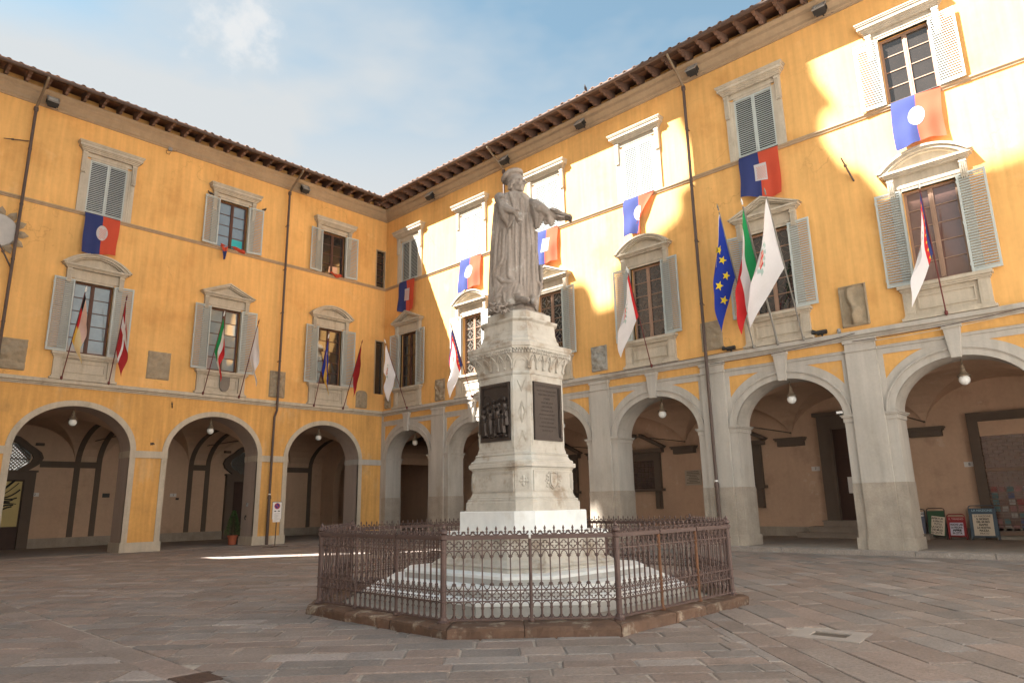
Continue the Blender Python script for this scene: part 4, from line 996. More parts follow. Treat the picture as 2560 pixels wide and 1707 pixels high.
# ---- statue
statue = thing('statue', 'grey marble statue of a robed man in a round cap holding out papers', 'statue', (OC.x,OC.y,5.0), rad(-47.5))
def SP_(px, py): return ((px-(406+.0224*py))*.0021, 8.094-(py-90)*.002227-5.0)
ZT = [(5.06,-.60,.38,.40),(5.3,-.59,.42,.41),(5.62,-.58,.445,.40),(6.0,-.56,.44,.38),(6.29,-.54,.43,.36),(6.6,-.51,.40,.34),(6.91,-.483,.375,.32),(7.15,-.45,.365,.30),(7.38,-.415,.345,.27),(7.48,-.36,.29,.24),(7.55,-.29,.22,.20),(7.60,-.21,.13,.16),(7.65,-.13,.06,.10)]
def robe(z):
    z += 5.0
    for (z0,l0,r0,d0),(z1,l1,r1,d1) in zip(ZT, ZT[1:]):
        if z <= z1 or z1 == 7.65:
            t = min(1,max(0,(z-z0)/(z1-z0))); l, r, d = l0+(l1-l0)*t, r0+(r1-r0)*t, d0+(d1-d0)*t
            return (l+r)/2, (r-l)/2*.935, d*.95
def front(x, z, o=0):
    c, a, d = robe(z); u = max(-.97, min(.97, (x-c)/a)); return -d*math.sqrt(1-u*u)-o
b = MB(); nT, nZ = 132, 80; vs = []
def pleat(x): return abs(sin(x))**.7-.62
for i in range(nZ+1):
    for k in range(nT):
        t = 2*PI*k/nT; fr_ = max(0, cos(t+PI/2-.35))**2
        hem = .09+.17*fr_+.035*sin(9*t)+.02*sin(17*t+1); z = hem+(2.535-hem)*i/nZ; c, a, d = robe(z)
        amp = .088*(1-.80*min(1,max(0,(z-1.55)/.9)))*(.8+.35*max(0,1-z/1.2))
        w_ = noise.noise(Vector((cos(t)*1.6,sin(t)*1.6,z*.55)))
        f = 1+amp*(pleat(6.5*t+.9*w_+.5*sin(2*t))+.65*pleat(11.5*t+2+1.4*w_+z*.25)*(.5+w_))+.02*w_
        vs.append((c+a*cos(t)*f, d*sin(t)*f, z))
fs = [(i*nT+k,i*nT+(k+1)%nT,(i+1)*nT+(k+1)%nT,(i+1)*nT+k) for i in range(nZ) for k in range(nT)]+[tuple(range(nT-1,-1,-1)), tuple(range(nZ*nT,nZ*nT+nT))]
b.add(vs, fs)
b.add([(-.07+.40*cos(2*PI*k/24)*s_, .02+.27*sin(2*PI*k/24)*s_, z_) for z_, s_ in ((.03,1),(.5,1)) for k in range(24)], [(k,(k+1)%24,24+(k+1)%24,24+k) for k in range(24)]+[tuple(range(23,-1,-1)),tuple(range(24,48))])
def fold(P, r, o=.0):
    # ridge lying on the robe
    Q = []
    for (x0,y0),(x1,y1) in zip(P, P[1:]):
        for k in range(5): t = k/5; Q.append((x0+(x1-x0)*t, y0+(y1-y0)*t))
    Q.append(P[-1]); pts = []
    for px, py in Q: x, z = SP_(px, py); pts.append((x, front(x, z, o), z))
    m = len(pts); b.tube(pts, [1.15*r*(.55+.45*sin(PI*min(1,.15+.85*i/(m-1)))) for i in range(m)], 7)
for P, r in (([(415,500),(410,800),(420,1250)],.030),([(460,420),(468,800),(452,1290)],.034),([(505,430),(522,900),(512,1350)],.040),([(545,520),(560,900),(572,1350)],.045),([(385,420),(388,640),(380,900)],.028),
    ([(225,430),(205,800),(185,1250),(178,1385)],.050),([(250,400),(243,700),(218,1100),(238,1310)],.045),([(302,700),(300,980),(255,1055),(215,1075)],.040),([(335,760),(322,1000),(300,1040)],.034),([(272,740),(262,1000),(300,1045)],.034),([(352,720),(352,1150),(405,1200)],.040),
    ([(215,1075),(240,1135),(292,1190),(405,1205),(380,1245),(302,1285),(312,1375)],.036),([(600,700),(590,950),(602,1170),(645,1200),(612,1310)],.040),([(565,960),(620,930)],.022),([(352,345),(372,430),(392,520)],.030),([(462,372),(505,430),(548,560),(556,760)],.038),
    ([(160,1395),(235,1330),(285,1312)],.04),([(420,1180),(400,1290),(385,1340)],.035),([(480,1000),(488,1280)],.03),([(290,1230),(240,1300)],.03),([(640,1010),(648,1180)],.04)): fold(P, r)
def limb(P, R, n=10):
    """P: (px, py, Y)"""
    pts = []
    for px, py, y in P: x, z = SP_(px, py); pts.append(Vector((x, y, z)))
    b.tube(pts, R, n)
    for p, r in zip(pts, R): b.ell(p, (r,r,r), 10, 6)
# right arm (towards the viewer's left), its sleeve and open hand
limb([(262,395,-.14),(285,470,-.30),(305,545,-.42),(345,580,-.52),(388,608,-.60)], [.118,.108,.102,.084,.060])
for py, dx in ((430,0),(480,6),(520,10)): limb([(240+dx,py+20,-.26),(290+dx,py+6,-.43),(330+dx,py-10,-.40)], [.018,.024,.018], 6)
limb([(300,560,-.43),(325,640,-.44),(345,705,-.42)], [.10,.085,.03]); limb([(275,520,-.36),(290,620,-.38),(340,712,-.40)], [.06,.05,.025]); limb([(385,600,-.55),(375,660,-.50),(352,712,-.44)], [.055,.045,.02])
limb([(392,606,-.60),(414,632,-.64),(425,665,-.65)], [.046,.050,.046]); limb([(405,606,-.62),(428,655,-.67)], [.036,.034])
for P in ([(420,675,-.66),(438,715,-.67),(462,738,-.68)], [(428,672,-.68),(446,708,-.70),(474,722,-.70)], [(414,678,-.63),(428,718,-.63),(450,743,-.62)], [(436,664,-.69),(452,692,-.71),(480,708,-.72)]): limb(P, [.021,.018,.012], 7)
limb([(412,615,-.66),(436,618,-.70),(452,634,-.71)], [.023,.020,.014], 7)
# left arm (towards the viewer's right), hanging sleeve and hand under the papers
limb([(545,440,-.06),(590,480,-.20),(640,540,-.33),(700,590,-.38),(775,628,-.40)], [.120,.122,.115,.088,.060])
limb([(610,520,-.26),(612,600,-.26),(606,690,-.22)], [.12,.095,.035]); limb([(665,560,-.34),(645,620,-.30),(620,690,-.25)], [.10,.07,.025]); limb([(575,490,-.2),(590,600,-.2),(600,690,-.18)], [.09,.07,.03])
limb([(725,600,-.38),(722,650,-.36),(735,695,-.34)], [.085,.080,.035]); limb([(700,600,-.34),(690,660,-.32)], [.075,.06]); limb([(755,625,-.38),(750,690,-.36)], [.05,.025])
for y0 in (-.50,-.44,-.38,-.32): limb([(790,640,y0),(820,652,y0-.01),(850,652,y0-.02)], [.030,.022,.015], 7)
limb([(775,632,-.40),(805,640,-.40)], [.05,.05])
# legs, shoes
limb([(440,1250,-.30),(432,1330,-.36),(445,1365,-.44),(490,1388,-.58),(520,1396,-.66)], [.11,.095,.075,.058,.040]); limb([(400,1395,-.36),(515,1404,-.64)], [.03,.03])
for k in range(3): limb([(405+10*k,1312+14*k,-.42),(450,1320+12*k,-.46),(475,1312+8*k,-.40)], [.02,.026,.018], 6)
limb([(560,1330,-.25),(572,1385,-.36)], [.08,.05])
# neck, collar, head
hx, hz = SP_(418, 232); A = rad(-32); HF = Vector((cos(A), sin(A), 0)); HS = Vector((-sin(A), cos(A), 0)); UP = Vector((0,0,1)); HC = Vector((hx, -.06, hz))
HR = Matrix((HF, HS, UP)).transposed()
def hp(f, s, u): return HC+HF*f+HS*s+UP*u
def hell(f, s, u, r, n=14, m=10): b.ell(hp(f,s,u), r, n, m, HR)
nx, nz_ = SP_(392, 330)
b.tube([hp(-.045,0,-.06), hp(-.05,0,-.20), (nx-.01,-.0,nz_-.06), (nx,0,nz_-.2)], [.10,.088,.10,.15], 12)
b.tube([(nx-.01+.155*cos(2*PI*k/16), -.02+.125*sin(2*PI*k/16), nz_-.075+.02*cos(2*PI*k/16)) for k in range(16)], .028, 7, closed=True)
hell(-.02,0,.04,(.165,.135,.165)); hell(.045,0,-.07,(.112,.10,.125)); hell(.125,0,-.190,(.040,.046,.036)); hell(.085,0,-.155,(.07,.072,.055)); hell(.02,.06,-.145,(.07,.03,.05)); hell(.02,-.06,-.145,(.07,.03,.05))
b.tube([hp(.148,0,.015), hp(.190,0,-.03), hp(.226,0,-.075)], [.017,.022,.027], 8); hell(.175,.022,-.075,(.022,.016,.014)); hell(.175,-.022,-.075,(.022,.016,.014)); b.tube([hp(.220,0,-.080),hp(.16,0,-.098)], [.016,.014], 6)
for s in (-1,1):
    b.tube([hp(.15,s*.015,.022),hp(.148,s*.06,.030),hp(.115,s*.105,.012)], [.018,.019,.014], 7)
    hell(.122,s*.055,-.012,(.022,.026,.018)); hell(.105,s*.082,-.068,(.045,.030,.036)); hell(-.01,s*.135,-.035,(.035,.020,.055))
    b.tube([hp(.155,s*.03,-.085),hp(.14,s*.055,-.12),hp(.125,s*.06,-.15)], [.012,.011,.009], 6)
hell(.158,0,-.117,(.022,.042,.011)); hell(.153,0,-.139,(.022,.038,.012)); hell(-.09,0,-.08,(.085,.120,.115))
for s in (-1,1):
    for k in range(4): b.tube([hp(-.02-.03*k,s*(.13-.012*k),.02),hp(-.03-.03*k,s*(.142-.012*k),-.08),hp(-.05-.03*k,s*(.13-.01*k),-.16)], [.02,.026,.018], 6)
me = b.mesh('robed_figure', STAT, recalc=True); fig_ = put('robed_figure', me, statue)
def remesh(o, vox, sm=2):
    m = o.modifiers.new('r', 'REMESH'); m.mode = 'VOXEL'; m.voxel_size = vox; m.use_smooth_shade = True
    s = o.modifiers.new('s', 'SMOOTH'); s.factor = .5; s.iterations = sm
    ne = evaluated(o); old = o.data; o.modifiers.clear(); o.data = ne; bpy.data.meshes.remove(old)
    ne.materials.clear(); ne.materials.append(STAT); ne.polygons.foreach_set('use_smooth', [True]*len(ne.polygons))
remesh(fig_, .0092, 1)
b = MB(); TLT = Matrix.Rotation(rad(-21), 3, HS)
def ht(f, s, u): v = TLT @ (HF*f+HS*s+UP*u); return HC+v
cyl = []
for u, r in ((.035,.158),(.05,.172),(.085,.170),(.095,.162),(.125,.160),(.17,.150)): cyl.append([ht(r*cos(2*PI*k/28)-.025, r*.88*sin(2*PI*k/28), u+.008*sin(2*PI*k/28*2)) for k in range(28)])
b.add([p for c_ in cyl for p in c_], [(i*28+k,i*28+(k+1)%28,(i+1)*28+(k+1)%28,(i+1)*28+k) for i in range(5) for k in range(28)]+[tuple(range(27,-1,-1)),tuple(range(140,168))])
b.tube([ht(.192*cos(2*PI*k/28)-.035, .172*sin(2*PI*k/28), .190+.006*sin(4*2*PI*k/28)) for k in range(28)], .050, 9, closed=True)
b.ell(ht(-.035,0,.198), (.19,.17,.045), 18, 8, TLT @ HR); b.tube([ht(.150*cos(2*PI*k/28)-.035, .135*sin(2*PI*k/28), .236) for k in range(28)], .022, 6, closed=True)
hat = b.build('cap', STAT, statue); remesh(hat, .009, 1)
b = MB()
def sheet(P, th, dy):
    pts = [SP_(*p) for p in P]; n = len(pts)
    vs = [(x, y, z+t) for t in (0,th) for (x,z) in pts for y in (-.40-dy,-.40+dy)]
    fs = []
    for k in range(n-1):
        fs += [(2*k,2*k+1,2*k+3,2*k+2),(2*n+2*k,2*n+2*k+2,2*n+2*k+3,2*n+2*k+1),(2*k,2*k+2,2*n+2*k+2,2*n+2*k),(2*k+1,2*n+2*k+1,2*n+2*k+3,2*k+3)]
    fs += [(0,2*n,2*n+1,1),(2*n-2,2*n-1,4*n-1,4*n-2)]
    b.add(vs, fs)
sheet([(722,582),(770,600),(820,622),(880,640),(915,668)], .022, .13); sheet([(735,572),(790,590),(850,625),(905,640),(922,662)], .018, .12); sheet([(760,612),(820,634),(890,650)], .014, .13)
b.build('papers', STAT, statue)
b = MB(); rl = random.Random(8)
for k in range(30):
    px, py = rl.uniform(195,365), rl.uniform(1395,1490); x, z = SP_(px, py); y = -.50-.0009*(py-1395)+rl.uniform(-.05,.03)
    z = max(z, .0+rl.uniform(0,.05)) if py < 1430 else z
    b.ell((x, y, z), (.062,.028,.016), 8, 5, Matrix.Rotation(rl.uniform(-1.2,1.2), 3, 'Y') @ Matrix.Rotation(rl.uniform(-.8,.8), 3, 'Z') @ Matrix.Rotation(rl.uniform(-.5,.5), 3, 'X'))
b.build('laurel_branch', STAT, statue, smooth=True)
b = MB(); layer(b, [(.50,.17,.021),(.50,.17,.055),(.47,.17,.075)]); b.xf(Matrix.Rotation(rad(47.5), 4, 'Z')); b.build('statue_base', STAT, statue)
# ------------------------------------------------------------------ things fixed to the walls (local x along the wall, y outwards negative)
def WA(x, d, z): return (x, -d, z)
def WB(x, d, z): return (-d, -x, z)
def on(side): return (WA, 0.0) if side == 'A' else (WB, RB)
# ---- drainpipes
def drainpipe(side, x, label, jog=False):
    f, rz = on(side); t = thing('drainpipe', label, 'drainpipe', f(x,0,0), rz, 'drainpipes on the palace walls')
    b = MB(); d = .20
    if jog: P = [(0,-.24,17.05),(0,-.24,6.05),(-.02,-.19,5.92),(-.05,-.14,5.75),(-.06,-.13,2.1)]
    else: P = [(0,-d,17.05),(0,-d,2.1)]
    b.tube(P, .055, 10); z = 15.2
    for z in (15.3,13.0,10.8,8.4): b.lathe([(.066,-.03),(.066,.03)], 10, (P[0][0],P[0][1],z)); b.box(P[0][0]-.015,P[0][0]+.015,P[0][1]-.0,.02,z-.015,z+.015)
    b.lathe([(.06,-.1),(.085,-.05),(.085,.06),(.06,.12)], 10, (0,P[0][1],17.02)); b.build('downpipe', PIPE, t, smooth=False)
    b = MB(); xe, ye = P[-1][0], P[-1][1]
    b.tube([(0,P[0][1],17.08),(.02,-.55,17.36),(.05,-1.18,17.74),(.05,-1.33,17.84),(.05,-1.36,17.96)], .05, 10); b.build('elbow', COPP, t)
    b = MB(); b.tube([(xe,ye,2.1),(xe,ye,.0)], .068, 10); b.lathe([(.085,-.05),(.085,.05),(.075,.10)], 10, (xe,ye,2.05)); b.build('foot_pipe', PIPE, t)
    b = MB(); b.lathe([(.060,0),(.060,.05)], 10, (xe,ye,2.19)); b.build('collar', MARW, t)
drainpipe('A', -17.08, 'dark drainpipe at the far left end of the left wing')
drainpipe('A', -6.2, 'dark drainpipe on the left wing beside the no parking sign', True)
drainpipe('B', 9.45, 'dark drainpipe on the right wing behind the statue')
drainpipe('B', 19.08, 'dark drainpipe on the right wing left of the three tall flags')
# ---- floodlights under the cornice
LAMPG = M('floodlight_glass', (.55,.55,.52), .15, .25, 9, 0, .1, 30, 0, 5, .6)
def floodlight(side, x, label, z=17.43):
    f, rz = on(side); t = thing('floodlight', label, 'floodlight', f(x,.42,z), rz, 'floodlights under the eaves')
    T_ = Matrix.Rotation(rad(-40), 4, 'X')
    b = MB(); b.box(-.19,.19,-.10,.10,-.17,.17); b.box(-.15,.15,.10,.17,-.12,.12); b.xf(T_); b.build('housing', BLACKM, t)
    b = MB()
    for x0,x1,z0,z1 in ((-.21,.21,.15,.19),(-.21,.21,-.19,-.15),(-.21,-.17,-.15,.15),(.17,.21,-.15,.15)): b.box(x0,x1,-.15,-.10,z0,z1)
    b.xf(T_); b.build('rim', METAL, t)
    b = MB(); b.box(-.17,.17,-.115,-.101,-.15,.15); b.xf(T_); b.build('lens', LAMPG, t)
    b = MB(); b.box(-.02,.02,.05,.42,-.05,.0); b.box(-.22,-.20,-.02,.06,-.06,.06); b.box(.20,.22,-.02,.06,-.06,.06); b.tube([(.2,.36,-.02),(.30,.38,-.08),(.34,.38,.0),(.28,.38,.08),(.20,.38,.03)], .012, 5); b.build('bracket', BLACKM, t)
for side, x, l in (('A',-16.62,'floodlight under the left wing cornice at the left drainpipe'),('A',-5.48,'floodlight under the left wing cornice near the corner'),('B',4.26,'floodlight under the right wing cornice nearest the corner'),('B',9.72,'floodlight above the statue beside the copper elbow pipe'),('B',14.26,'floodlight above and left of the folded over banner'),('B',19.62,'floodlight at the drainpipe left of the three tall flags'),('B',24.34,'floodlight left of the top right open window')): floodlight(side, x, l)
t = thing('junction_box', 'small junction box with looped cable under the left cornice', 'junction box', (-11.97,0,17.30))
b = MB(); b.box(-.08,.08,-.10,0,-.06,.10); b.build('box', METAL, t)
b = MB(); b.tube([(-.06,-.05,-.05),(-.16,-.05,-.10),(-.14,-.05,-.22),(-.02,-.05,-.24),(.02,-.05,-.12)], .012, 5); b.tube([(.06,-.05,-.05),(.18,-.05,-.02),(.3,-.05,.06)], .012, 5); b.build('cable', PIPE, t)
# ---- pendant lamps in the arches
def lamp(side, x, d, ztop, zg, label):
    f, rz = on(side); t = thing('pendant_lamp', label, 'lamp', f(x,-d,0), rz, 'white globe lamps hanging in the arches')
    b = MB(); b.tube([(0,0,ztop),(0,0,zg+.42)], .012, 5)
    for k in range(5):
        z = zg+.44+(ztop-zg-.46)*k/4; b.lathe([(.02,-.02),(.02,.02)], 6, (0,0,z))
    b.build('chain', COPP, t)
    b = MB(); b.lathe([(.02,.43),(.045,.42),(.045,.34),(.06,.32),(.065,.24),(.13,.15),(.175,.12),(.175,.10),(.13,.10)], 16, (0,0,zg)); b.build('shade', COPP, t, smooth=False)
    b = MB(); b.ell((0,0,zg), (.145,.145,.145), 18, 12); b.build('globe', GLOBE, t, smooth=True)
for x, l in ((-14.26,'globe lamp in the leftmost arch'),(-8.87,'globe lamp in the arch with the potted bush'),(-3.43,'globe lamp in the left wing arch next to the corner')): lamp('A', x, .62, 5.52, 4.99, l)
for i, l in enumerate(('globe lamp in the first right wing arch beside the corner','globe lamp in the arch hidden left behind the pedestal','globe lamp in the arch just right of the pedestal','globe lamp in the arch with the wall tablet','globe lamp in the arch with the door and steps','globe lamp in the arch with the newspaper boards')): lamp('B', BX[i], .5, 5.33, 4.74, l)
t = thing('pendant_lamp', 'dim globe lamp deep inside the corner loggia', 'lamp', (4.2,3.0,0), 0, 'white globe lamps hanging in the arches')
b = MB(); b.tube([(0,0,5.5),(0,0,5.1)], .012, 5); b.build('chain', COPP, t)
b = MB(); b.lathe([(.03,.42),(.06,.32),(.065,.24),(.175,.12),(.13,.10)], 14, (0,0,4.72)); b.build('shade', COPP, t)
b = MB(); b.ell((0,0,4.72), (.145,)*3, 14, 10); b.build('globe', GLOBE, t, smooth=True)
# ---- iron tie rods across the loggias
def tie(side, x, y0, y1, z, label):
    f, rz = on(side); b = MB(); b.tube([(0,y0,0),(0,y1,0)], .022, 6); b.box(-.035,.035,y1-.06,y1,-.035,.035)
    tag(b.build('tie_rod', RIB, None, f(x,0,z), rz), label, 'tie rod', 'iron tie rods under the vaults')
tie('A', -11.52, 1.0, 7.95, 4.9, 'iron tie rod under the vault of the leftmost arch'); tie('A', -6.13, 1.0, 7.95, 4.92, 'iron tie rod under the vault of the second arch')
for p, l in zip(PIL[1:6], ('iron tie rod behind the monument in the right loggia','iron tie rod over the barred window right of the pedestal','iron tie rod left of the door with steps','iron tie rod over the newspaper boards','iron tie rod in the last right arch')): tie('B', p, .9, 6.35, 4.2, l)
# ---- carved stones and coats of arms
def relief(side, x0, x1, z0, z1, label, mat, kind, seed, border=True):
    f, rz = on(side); w, h = x1-x0, z1-z0; rr = random.Random(seed); n, m = 26, 32; vs = []
    blobs = [(rr.uniform(.2,.8), rr.uniform(.12,.88), rr.uniform(.06,.16), rr.uniform(.5,1)) for _ in range(13)]
    for i in range(n+1):
        for k in range(m+1):
            u, v = i/n, k/m; e = min(u*w, (1-u)*w, v*h, (1-v)*h); nz = noise.noise(Vector((u*5+seed, v*6, 0)))
            if kind == 'figure':
                hh = .02+.02*nz; cx = .5+.12*sin(v*6.5)*(1 if v > .3 else .6); wd = .13 if v > .45 else .20
                hh += .09*max(0, 1-((u-cx)/wd)**2)*(1 if .08 < v < .93 else 0)
                for bx, bz, r, a in blobs[:7]: hh += .05*a*math.exp(-(((u-.35-bx*.4)/.10)**2+((v-.08-bz*.4)/.07)**2))
                if e < .05: hh = .06+.02*nz
            elif kind == 'flat': hh = .025+.020*nz+.012*noise.noise(Vector((u*16, v*20, seed)))
            else:
                hh = .03+.035*nz+.025*noise.noise(Vector((u*12, v*14, seed)))
                for bx, bz, r, a in blobs: hh += .05*a*math.exp(-(((u-bx)/r)**2+((v-bz)/r)**2))
                if border and e < .045: hh = .05+.015*nz
            if i in (0,n) or k in (0,m): hh = -.01
            zz = z0+v*h
            if kind == 'shield' and v > .75: u2 = .5+(u-.5)*math.sqrt(max(.02,1-((v-.75)/.25)**2*.95)); vs.append((x0+u2*w, -hh*1.7, zz)); continue
            vs.append((x0+u*w, -hh*1.7, zz))
    b = MB(); b.add([(x-(x0+x1)/2, y, z-z0) for x,y,z in vs], [(i*(m+1)+k,(i+1)*(m+1)+k,(i+1)*(m+1)+k+1,i*(m+1)+k+1) for i in range(n) for k in range(m)])
    tag(b.build('stone_relief', mat, None, f((x0+x1)/2,0,z0), rz, smooth=True, recalc=False), label, 'stone relief', 'carved stones set in the palace walls')
relief('A',-17.4,-16.18,6.70,7.88,'worn square stone relief at the far left above the belt course',RELF,'r',1)
relief('A',-12.0,-11.06,6.91,8.11,'plain worn stone slab between the first two lower windows',RELF,'flat',2)
relief('A',-6.55,-5.75,6.67,7.96,'worn stone relief behind the middle drainpipe of the left wing',RELF,'r',3)
relief('A',-1.73,-1.04,6.58,7.52,'small arched stone shield beside the corner slit window',RELF,'shield',4)
relief('B',.25,.72,6.62,7.35,'faint small stone shield in the corner under the white flag',RELF,'shield',5)
relief('B',4.37,5.06,6.57,7.66,'weathered stone relief between the first two right wing windows',RELF,'r',6)
relief('B',9.25,9.95,6.6,7.7,'stone relief on the wall behind the pedestal',RELG,'r',10)
relief('B',14.01,14.76,6.65,7.69,'pale grey stone relief right of the statue pedestal',RELG,'r',7)
relief('B',18.85,19.68,6.69,7.76,'plain brown stone slab behind the drainpipe under the blue flag',RELF,'flat',8)
relief('B',23.62,24.43,6.66,7.99,'large brown stone relief of a crested figure left of the last window',RELF,'figure',9)
b = MB(); sh = [(-.30,0),(-.30,.55),(.30,.55),(.30,0),(.24,-.18),(.12,-.28),(0,-.31),(-.12,-.28),(-.24,-.18)]; b.extr([(x*.78,z) for x,z in sh], 'y', -.12, -.08)
b.add([(x*.72,-.125-.03*(1-abs(x)/.3),z) for x,z in sh], [tuple(range(9))]); tag(b.build('stone_shield', M('dark_shield_stone', (.20,.175,.15), .9, .15, 3), None, (-8.72,0,6.98)), 'dark stone shield under the window with the green white red flag', 'stone shield')
# scalloped carved emblem at the left edge of the picture
t = thing('carved_emblem', 'grey stone disc with a pointed leaf border cut by the left picture edge', 'emblem', (-17.62,0,11.85))
b = MB(); b.add([(.60*cos(2*PI*k/28)*.92,-.12-.02*sin(k),.60*sin(2*PI*k/28)) for k in range(28)]+[(.66*cos(2*PI*k/28)*.92,0,.66*sin(2*PI*k/28)) for k in range(28)], [tuple(range(28))]+[(k,(k+1)%28,28+(k+1)%28,28+k) for k in range(28)]); b.build('disc', M('pale_emblem_stone', (.46,.44,.42), .85, .12, 3), t)
b = MB()
for k in range(12):
    a = 2*PI*k/12; a1, a2 = a-.25, a+.25
    b.add([(.60*cos(a1),-.03,.60*sin(a1)),(.60*cos(a2),-.03,.60*sin(a2)),(.80*cos(a+.16),-.05,.80*sin(a+.16)),(.96*cos(a),-.04,.96*sin(a)),(.80*cos(a-.16),-.05,.80*sin(a-.16)),(.70*cos(a),-.14,.70*sin(a))], [(0,1,5),(1,2,5),(2,3,5),(3,4,5),(4,0,5)])
lf = b.build('leaf_border', RELF, t)
def rod(side, p0, p1, label, r=.022):
    f, rz = on(side); b = MB(); a, c = Vector((p1[0]-p0[0],-(p1[1]-p0[1]),p1[2]-p0[2])), Vector((0,0,0)); b.tube([c,a*.55,a], [r,r,r*.7], 6); b.tube([a*.62,a*.70], [r*1.7,r*1.7], 6)
    tag(b.build('iron_rod', PIPE, None, f(*p0), rz), label, 'iron rod', 'iron rods sticking out of the walls')
rod('A', (-17.12,.05,15.68), (-17.95,.35,15.35), 'iron rod sticking out left of the left drainpipe high up')
rod('A', (-17.05,.05,10.45), (-17.6,.3,11.3), 'iron strut slanting below the carved emblem', .03)
rod('A', (-10.82,.0,5.80), (-11.02,.45,5.98), 'short iron rod between the first two arches under the belt course')
rod('B', (24.52,.0,11.30), (24.36,.45,12.0), 'iron rod in the wall left of the top right windows', .03)
b = MB(); b.tube([(0,0,0),(.02,-.10,.03),(.06,-.14,-.02)], .03, 6); b.box(-.05,.05,-.03,0,-.05,.05); tag(b.build('wall_hook', PIPE, None, (-11.5,0,4.25)), 'small iron hook on the pier above the cap band', 'hook')

# ---- flags on slanted poles
def flag(side, x, z0, top, label, colfn, mats, w=1.05, hoist=1.75, pole=POLER, seed=0, d0=.22, spread=.16, r=.019, shift=.18, sway=.0):
    """top: (d, z) of the pole tip. colfn(s, t) -> material index, s down the pole, t along the fly"""
    f, rz = on(side); rr = random.Random(seed); t_ = thing('flag', label, 'flag', f(x,d0,z0), rz, 'flags on slanted poles')
    dv = Vector((0, -(top[0]-d0), top[1]-z0)); L = dv.length; u = dv/L
    b = MB(); b.tube([-u*.02, dv*.98], r, 7); b.lathe([(.03,0),(.045,.02),(.045,.10),(.03,.12)], 8); b.build('pole', pole, t_)
    b = MB(); p = dv
    b.tube([p-u*.04,p,p+u*.03,p+u*.07,p+u*.12,p+u*.20], [.018,.03,.018,.034,.022,.004], 7); b.build('finial', MARW if seed % 2 else pole, t_)
    n, m = 34, 26; vs = []; ph = rr.uniform(0,6)
    for i in range(n+1):
        s = i/n; base = u*(L-.10-hoist*s)
        for k in range(m+1):
            t = k/m; q = t*w
            fall = q*(.985-.06*sin(PI*s))
            lat = spread*(t**.9)*(sin(4.6*s+ph)+.45*sin(11*s+2*ph+2*t))*(.35+.65*s) + sway*t*(.30+.70*s)
            out = -.10*t*cos(6.1*s+ph)*(.3+.7*s)-.02*sin(9*t+7*s)
            P = base+Vector((lat, out, -math.sqrt(max(.02*q, fall*fall-.7*lat*lat))))
            vs.append(P)
    b.add = MB.add.__get__(b); c = MB()
    c.v = [tuple(v) for v in vs]
    for i in range(n):
        for k in range(m): c.f.append([i*(m+1)+k,(i+1)*(m+1)+k,(i+1)*(m+1)+k+1,i*(m+1)+k+1]); c.mi.append(colfn((i+.5)/n,(k+.5)/m))
    o = c.build('cloth', mats, t_, smooth=True, recalc=False)
    return t_, (lambda s, t: vs[round(s*n)*(m+1)+round(t*m)])
def bars(*cs):
    def g(s, t):
        for i, c in enumerate(cs[1::2]):
            if t < c: return cs[0::2][i]
        return cs[-1]
    return g
def hbars(a, b): return lambda s, t: 0 if s < a else (1 if s < b else 2)
flag('A',-15.03,6.50,(1.94,9.61),'black, red and yellow flag painted mostly in pale backlit tones on the leftmost pole',lambda s,t: (0 if s < .30 else (1 if s < .66 else 2)) if t < .22 else (3 if s < .60 else 4),[CBLACK,CBRED,CYEL,CLITP,CLITY],.95,1.9,seed=1,spread=.13,sway=.45)  # pale faces stand in for light shining through the cloth
flag('A',-13.4,6.48,(1.19,9.76),'dark red and white flag on the second pole from the left',lambda s,t: 1 if (.30 < s < .50 or .34 < t < .50) else 0,[CDRED,CWHITE],1.15,1.9,seed=2,spread=.13,sway=.42)
flag('A',-9.68,6.45,(1.69,9.72),'green, white and red flag before the middle window of the left wing',bars(0,.34,1,.67,2),[CGREEN,CWHITE,CBRED],1.35,1.55,seed=3,spread=.15,sway=.42)
flag('A',-8.06,6.45,(1.59,9.66),'plain white flag right of the green, white and red flag',lambda s,t: 0,[CWHITE],1.35,1.5,seed=4,spread=.15,sway=.44)
flag('A',-4.26,6.40,(1.25,9.69),'blue and yellow flag with small stars before the third window',lambda s,t: 1 if t > .30 and s > .2 and t-.25 < s*.75 else (2 if abs(t-.25-s*.75) < .06 and (int(s*24) % 3) == 0 else 0),[CEU,CYEL,CWHITE],1.30,1.55,seed=5,spread=.14,sway=.34)
flag('A',-2.6,6.40,(1.67,9.58),'plain dark red flag next to the corner',lambda s,t: 0,[CDRED],1.10,1.6,seed=6,spread=.07,sway=.12)
def arms(s, t):
    e = ((s-.45)/.20)**2+((t-.52)/.17)**2
    if e < .30: return 1 if int(s*34) % 3 == 0 else 2
    if e < 1: return 3 if (int(s*30)+int(t*26)) % 3 else 0
    return 0
def bordered(s, t):
    if s < .06 or t < .10: return 4
    if s < .13 or t < .22: return 5 if (int(s*34) % 4 or int(t*26) % 3) else 6
    return arms(s, t)
FM = [CWHITE,CBRED,CPINK,CTEAL,CBLUE,CBRED,CGOLD]
flag('B',2.37,6.40,(1.66,9.65),'white flag with a small emblem in the corner of the square',arms,FM,1.45,1.6,seed=7,spread=.15,sway=-.58)
flag('B',7.2,6.42,(1.50,9.60),'white flag with a red and blue edge left of the pedestal',bordered,FM,1.65,1.75,seed=8,spread=.14,sway=-.80)
flag('B',16.88,6.42,(1.45,9.87),'white flag with a coloured crest and red edge right of the statue',lambda s,t: 5 if t < .10 else arms(s,t),FM,1.65,1.6,seed=9,spread=.13,sway=-1.05)
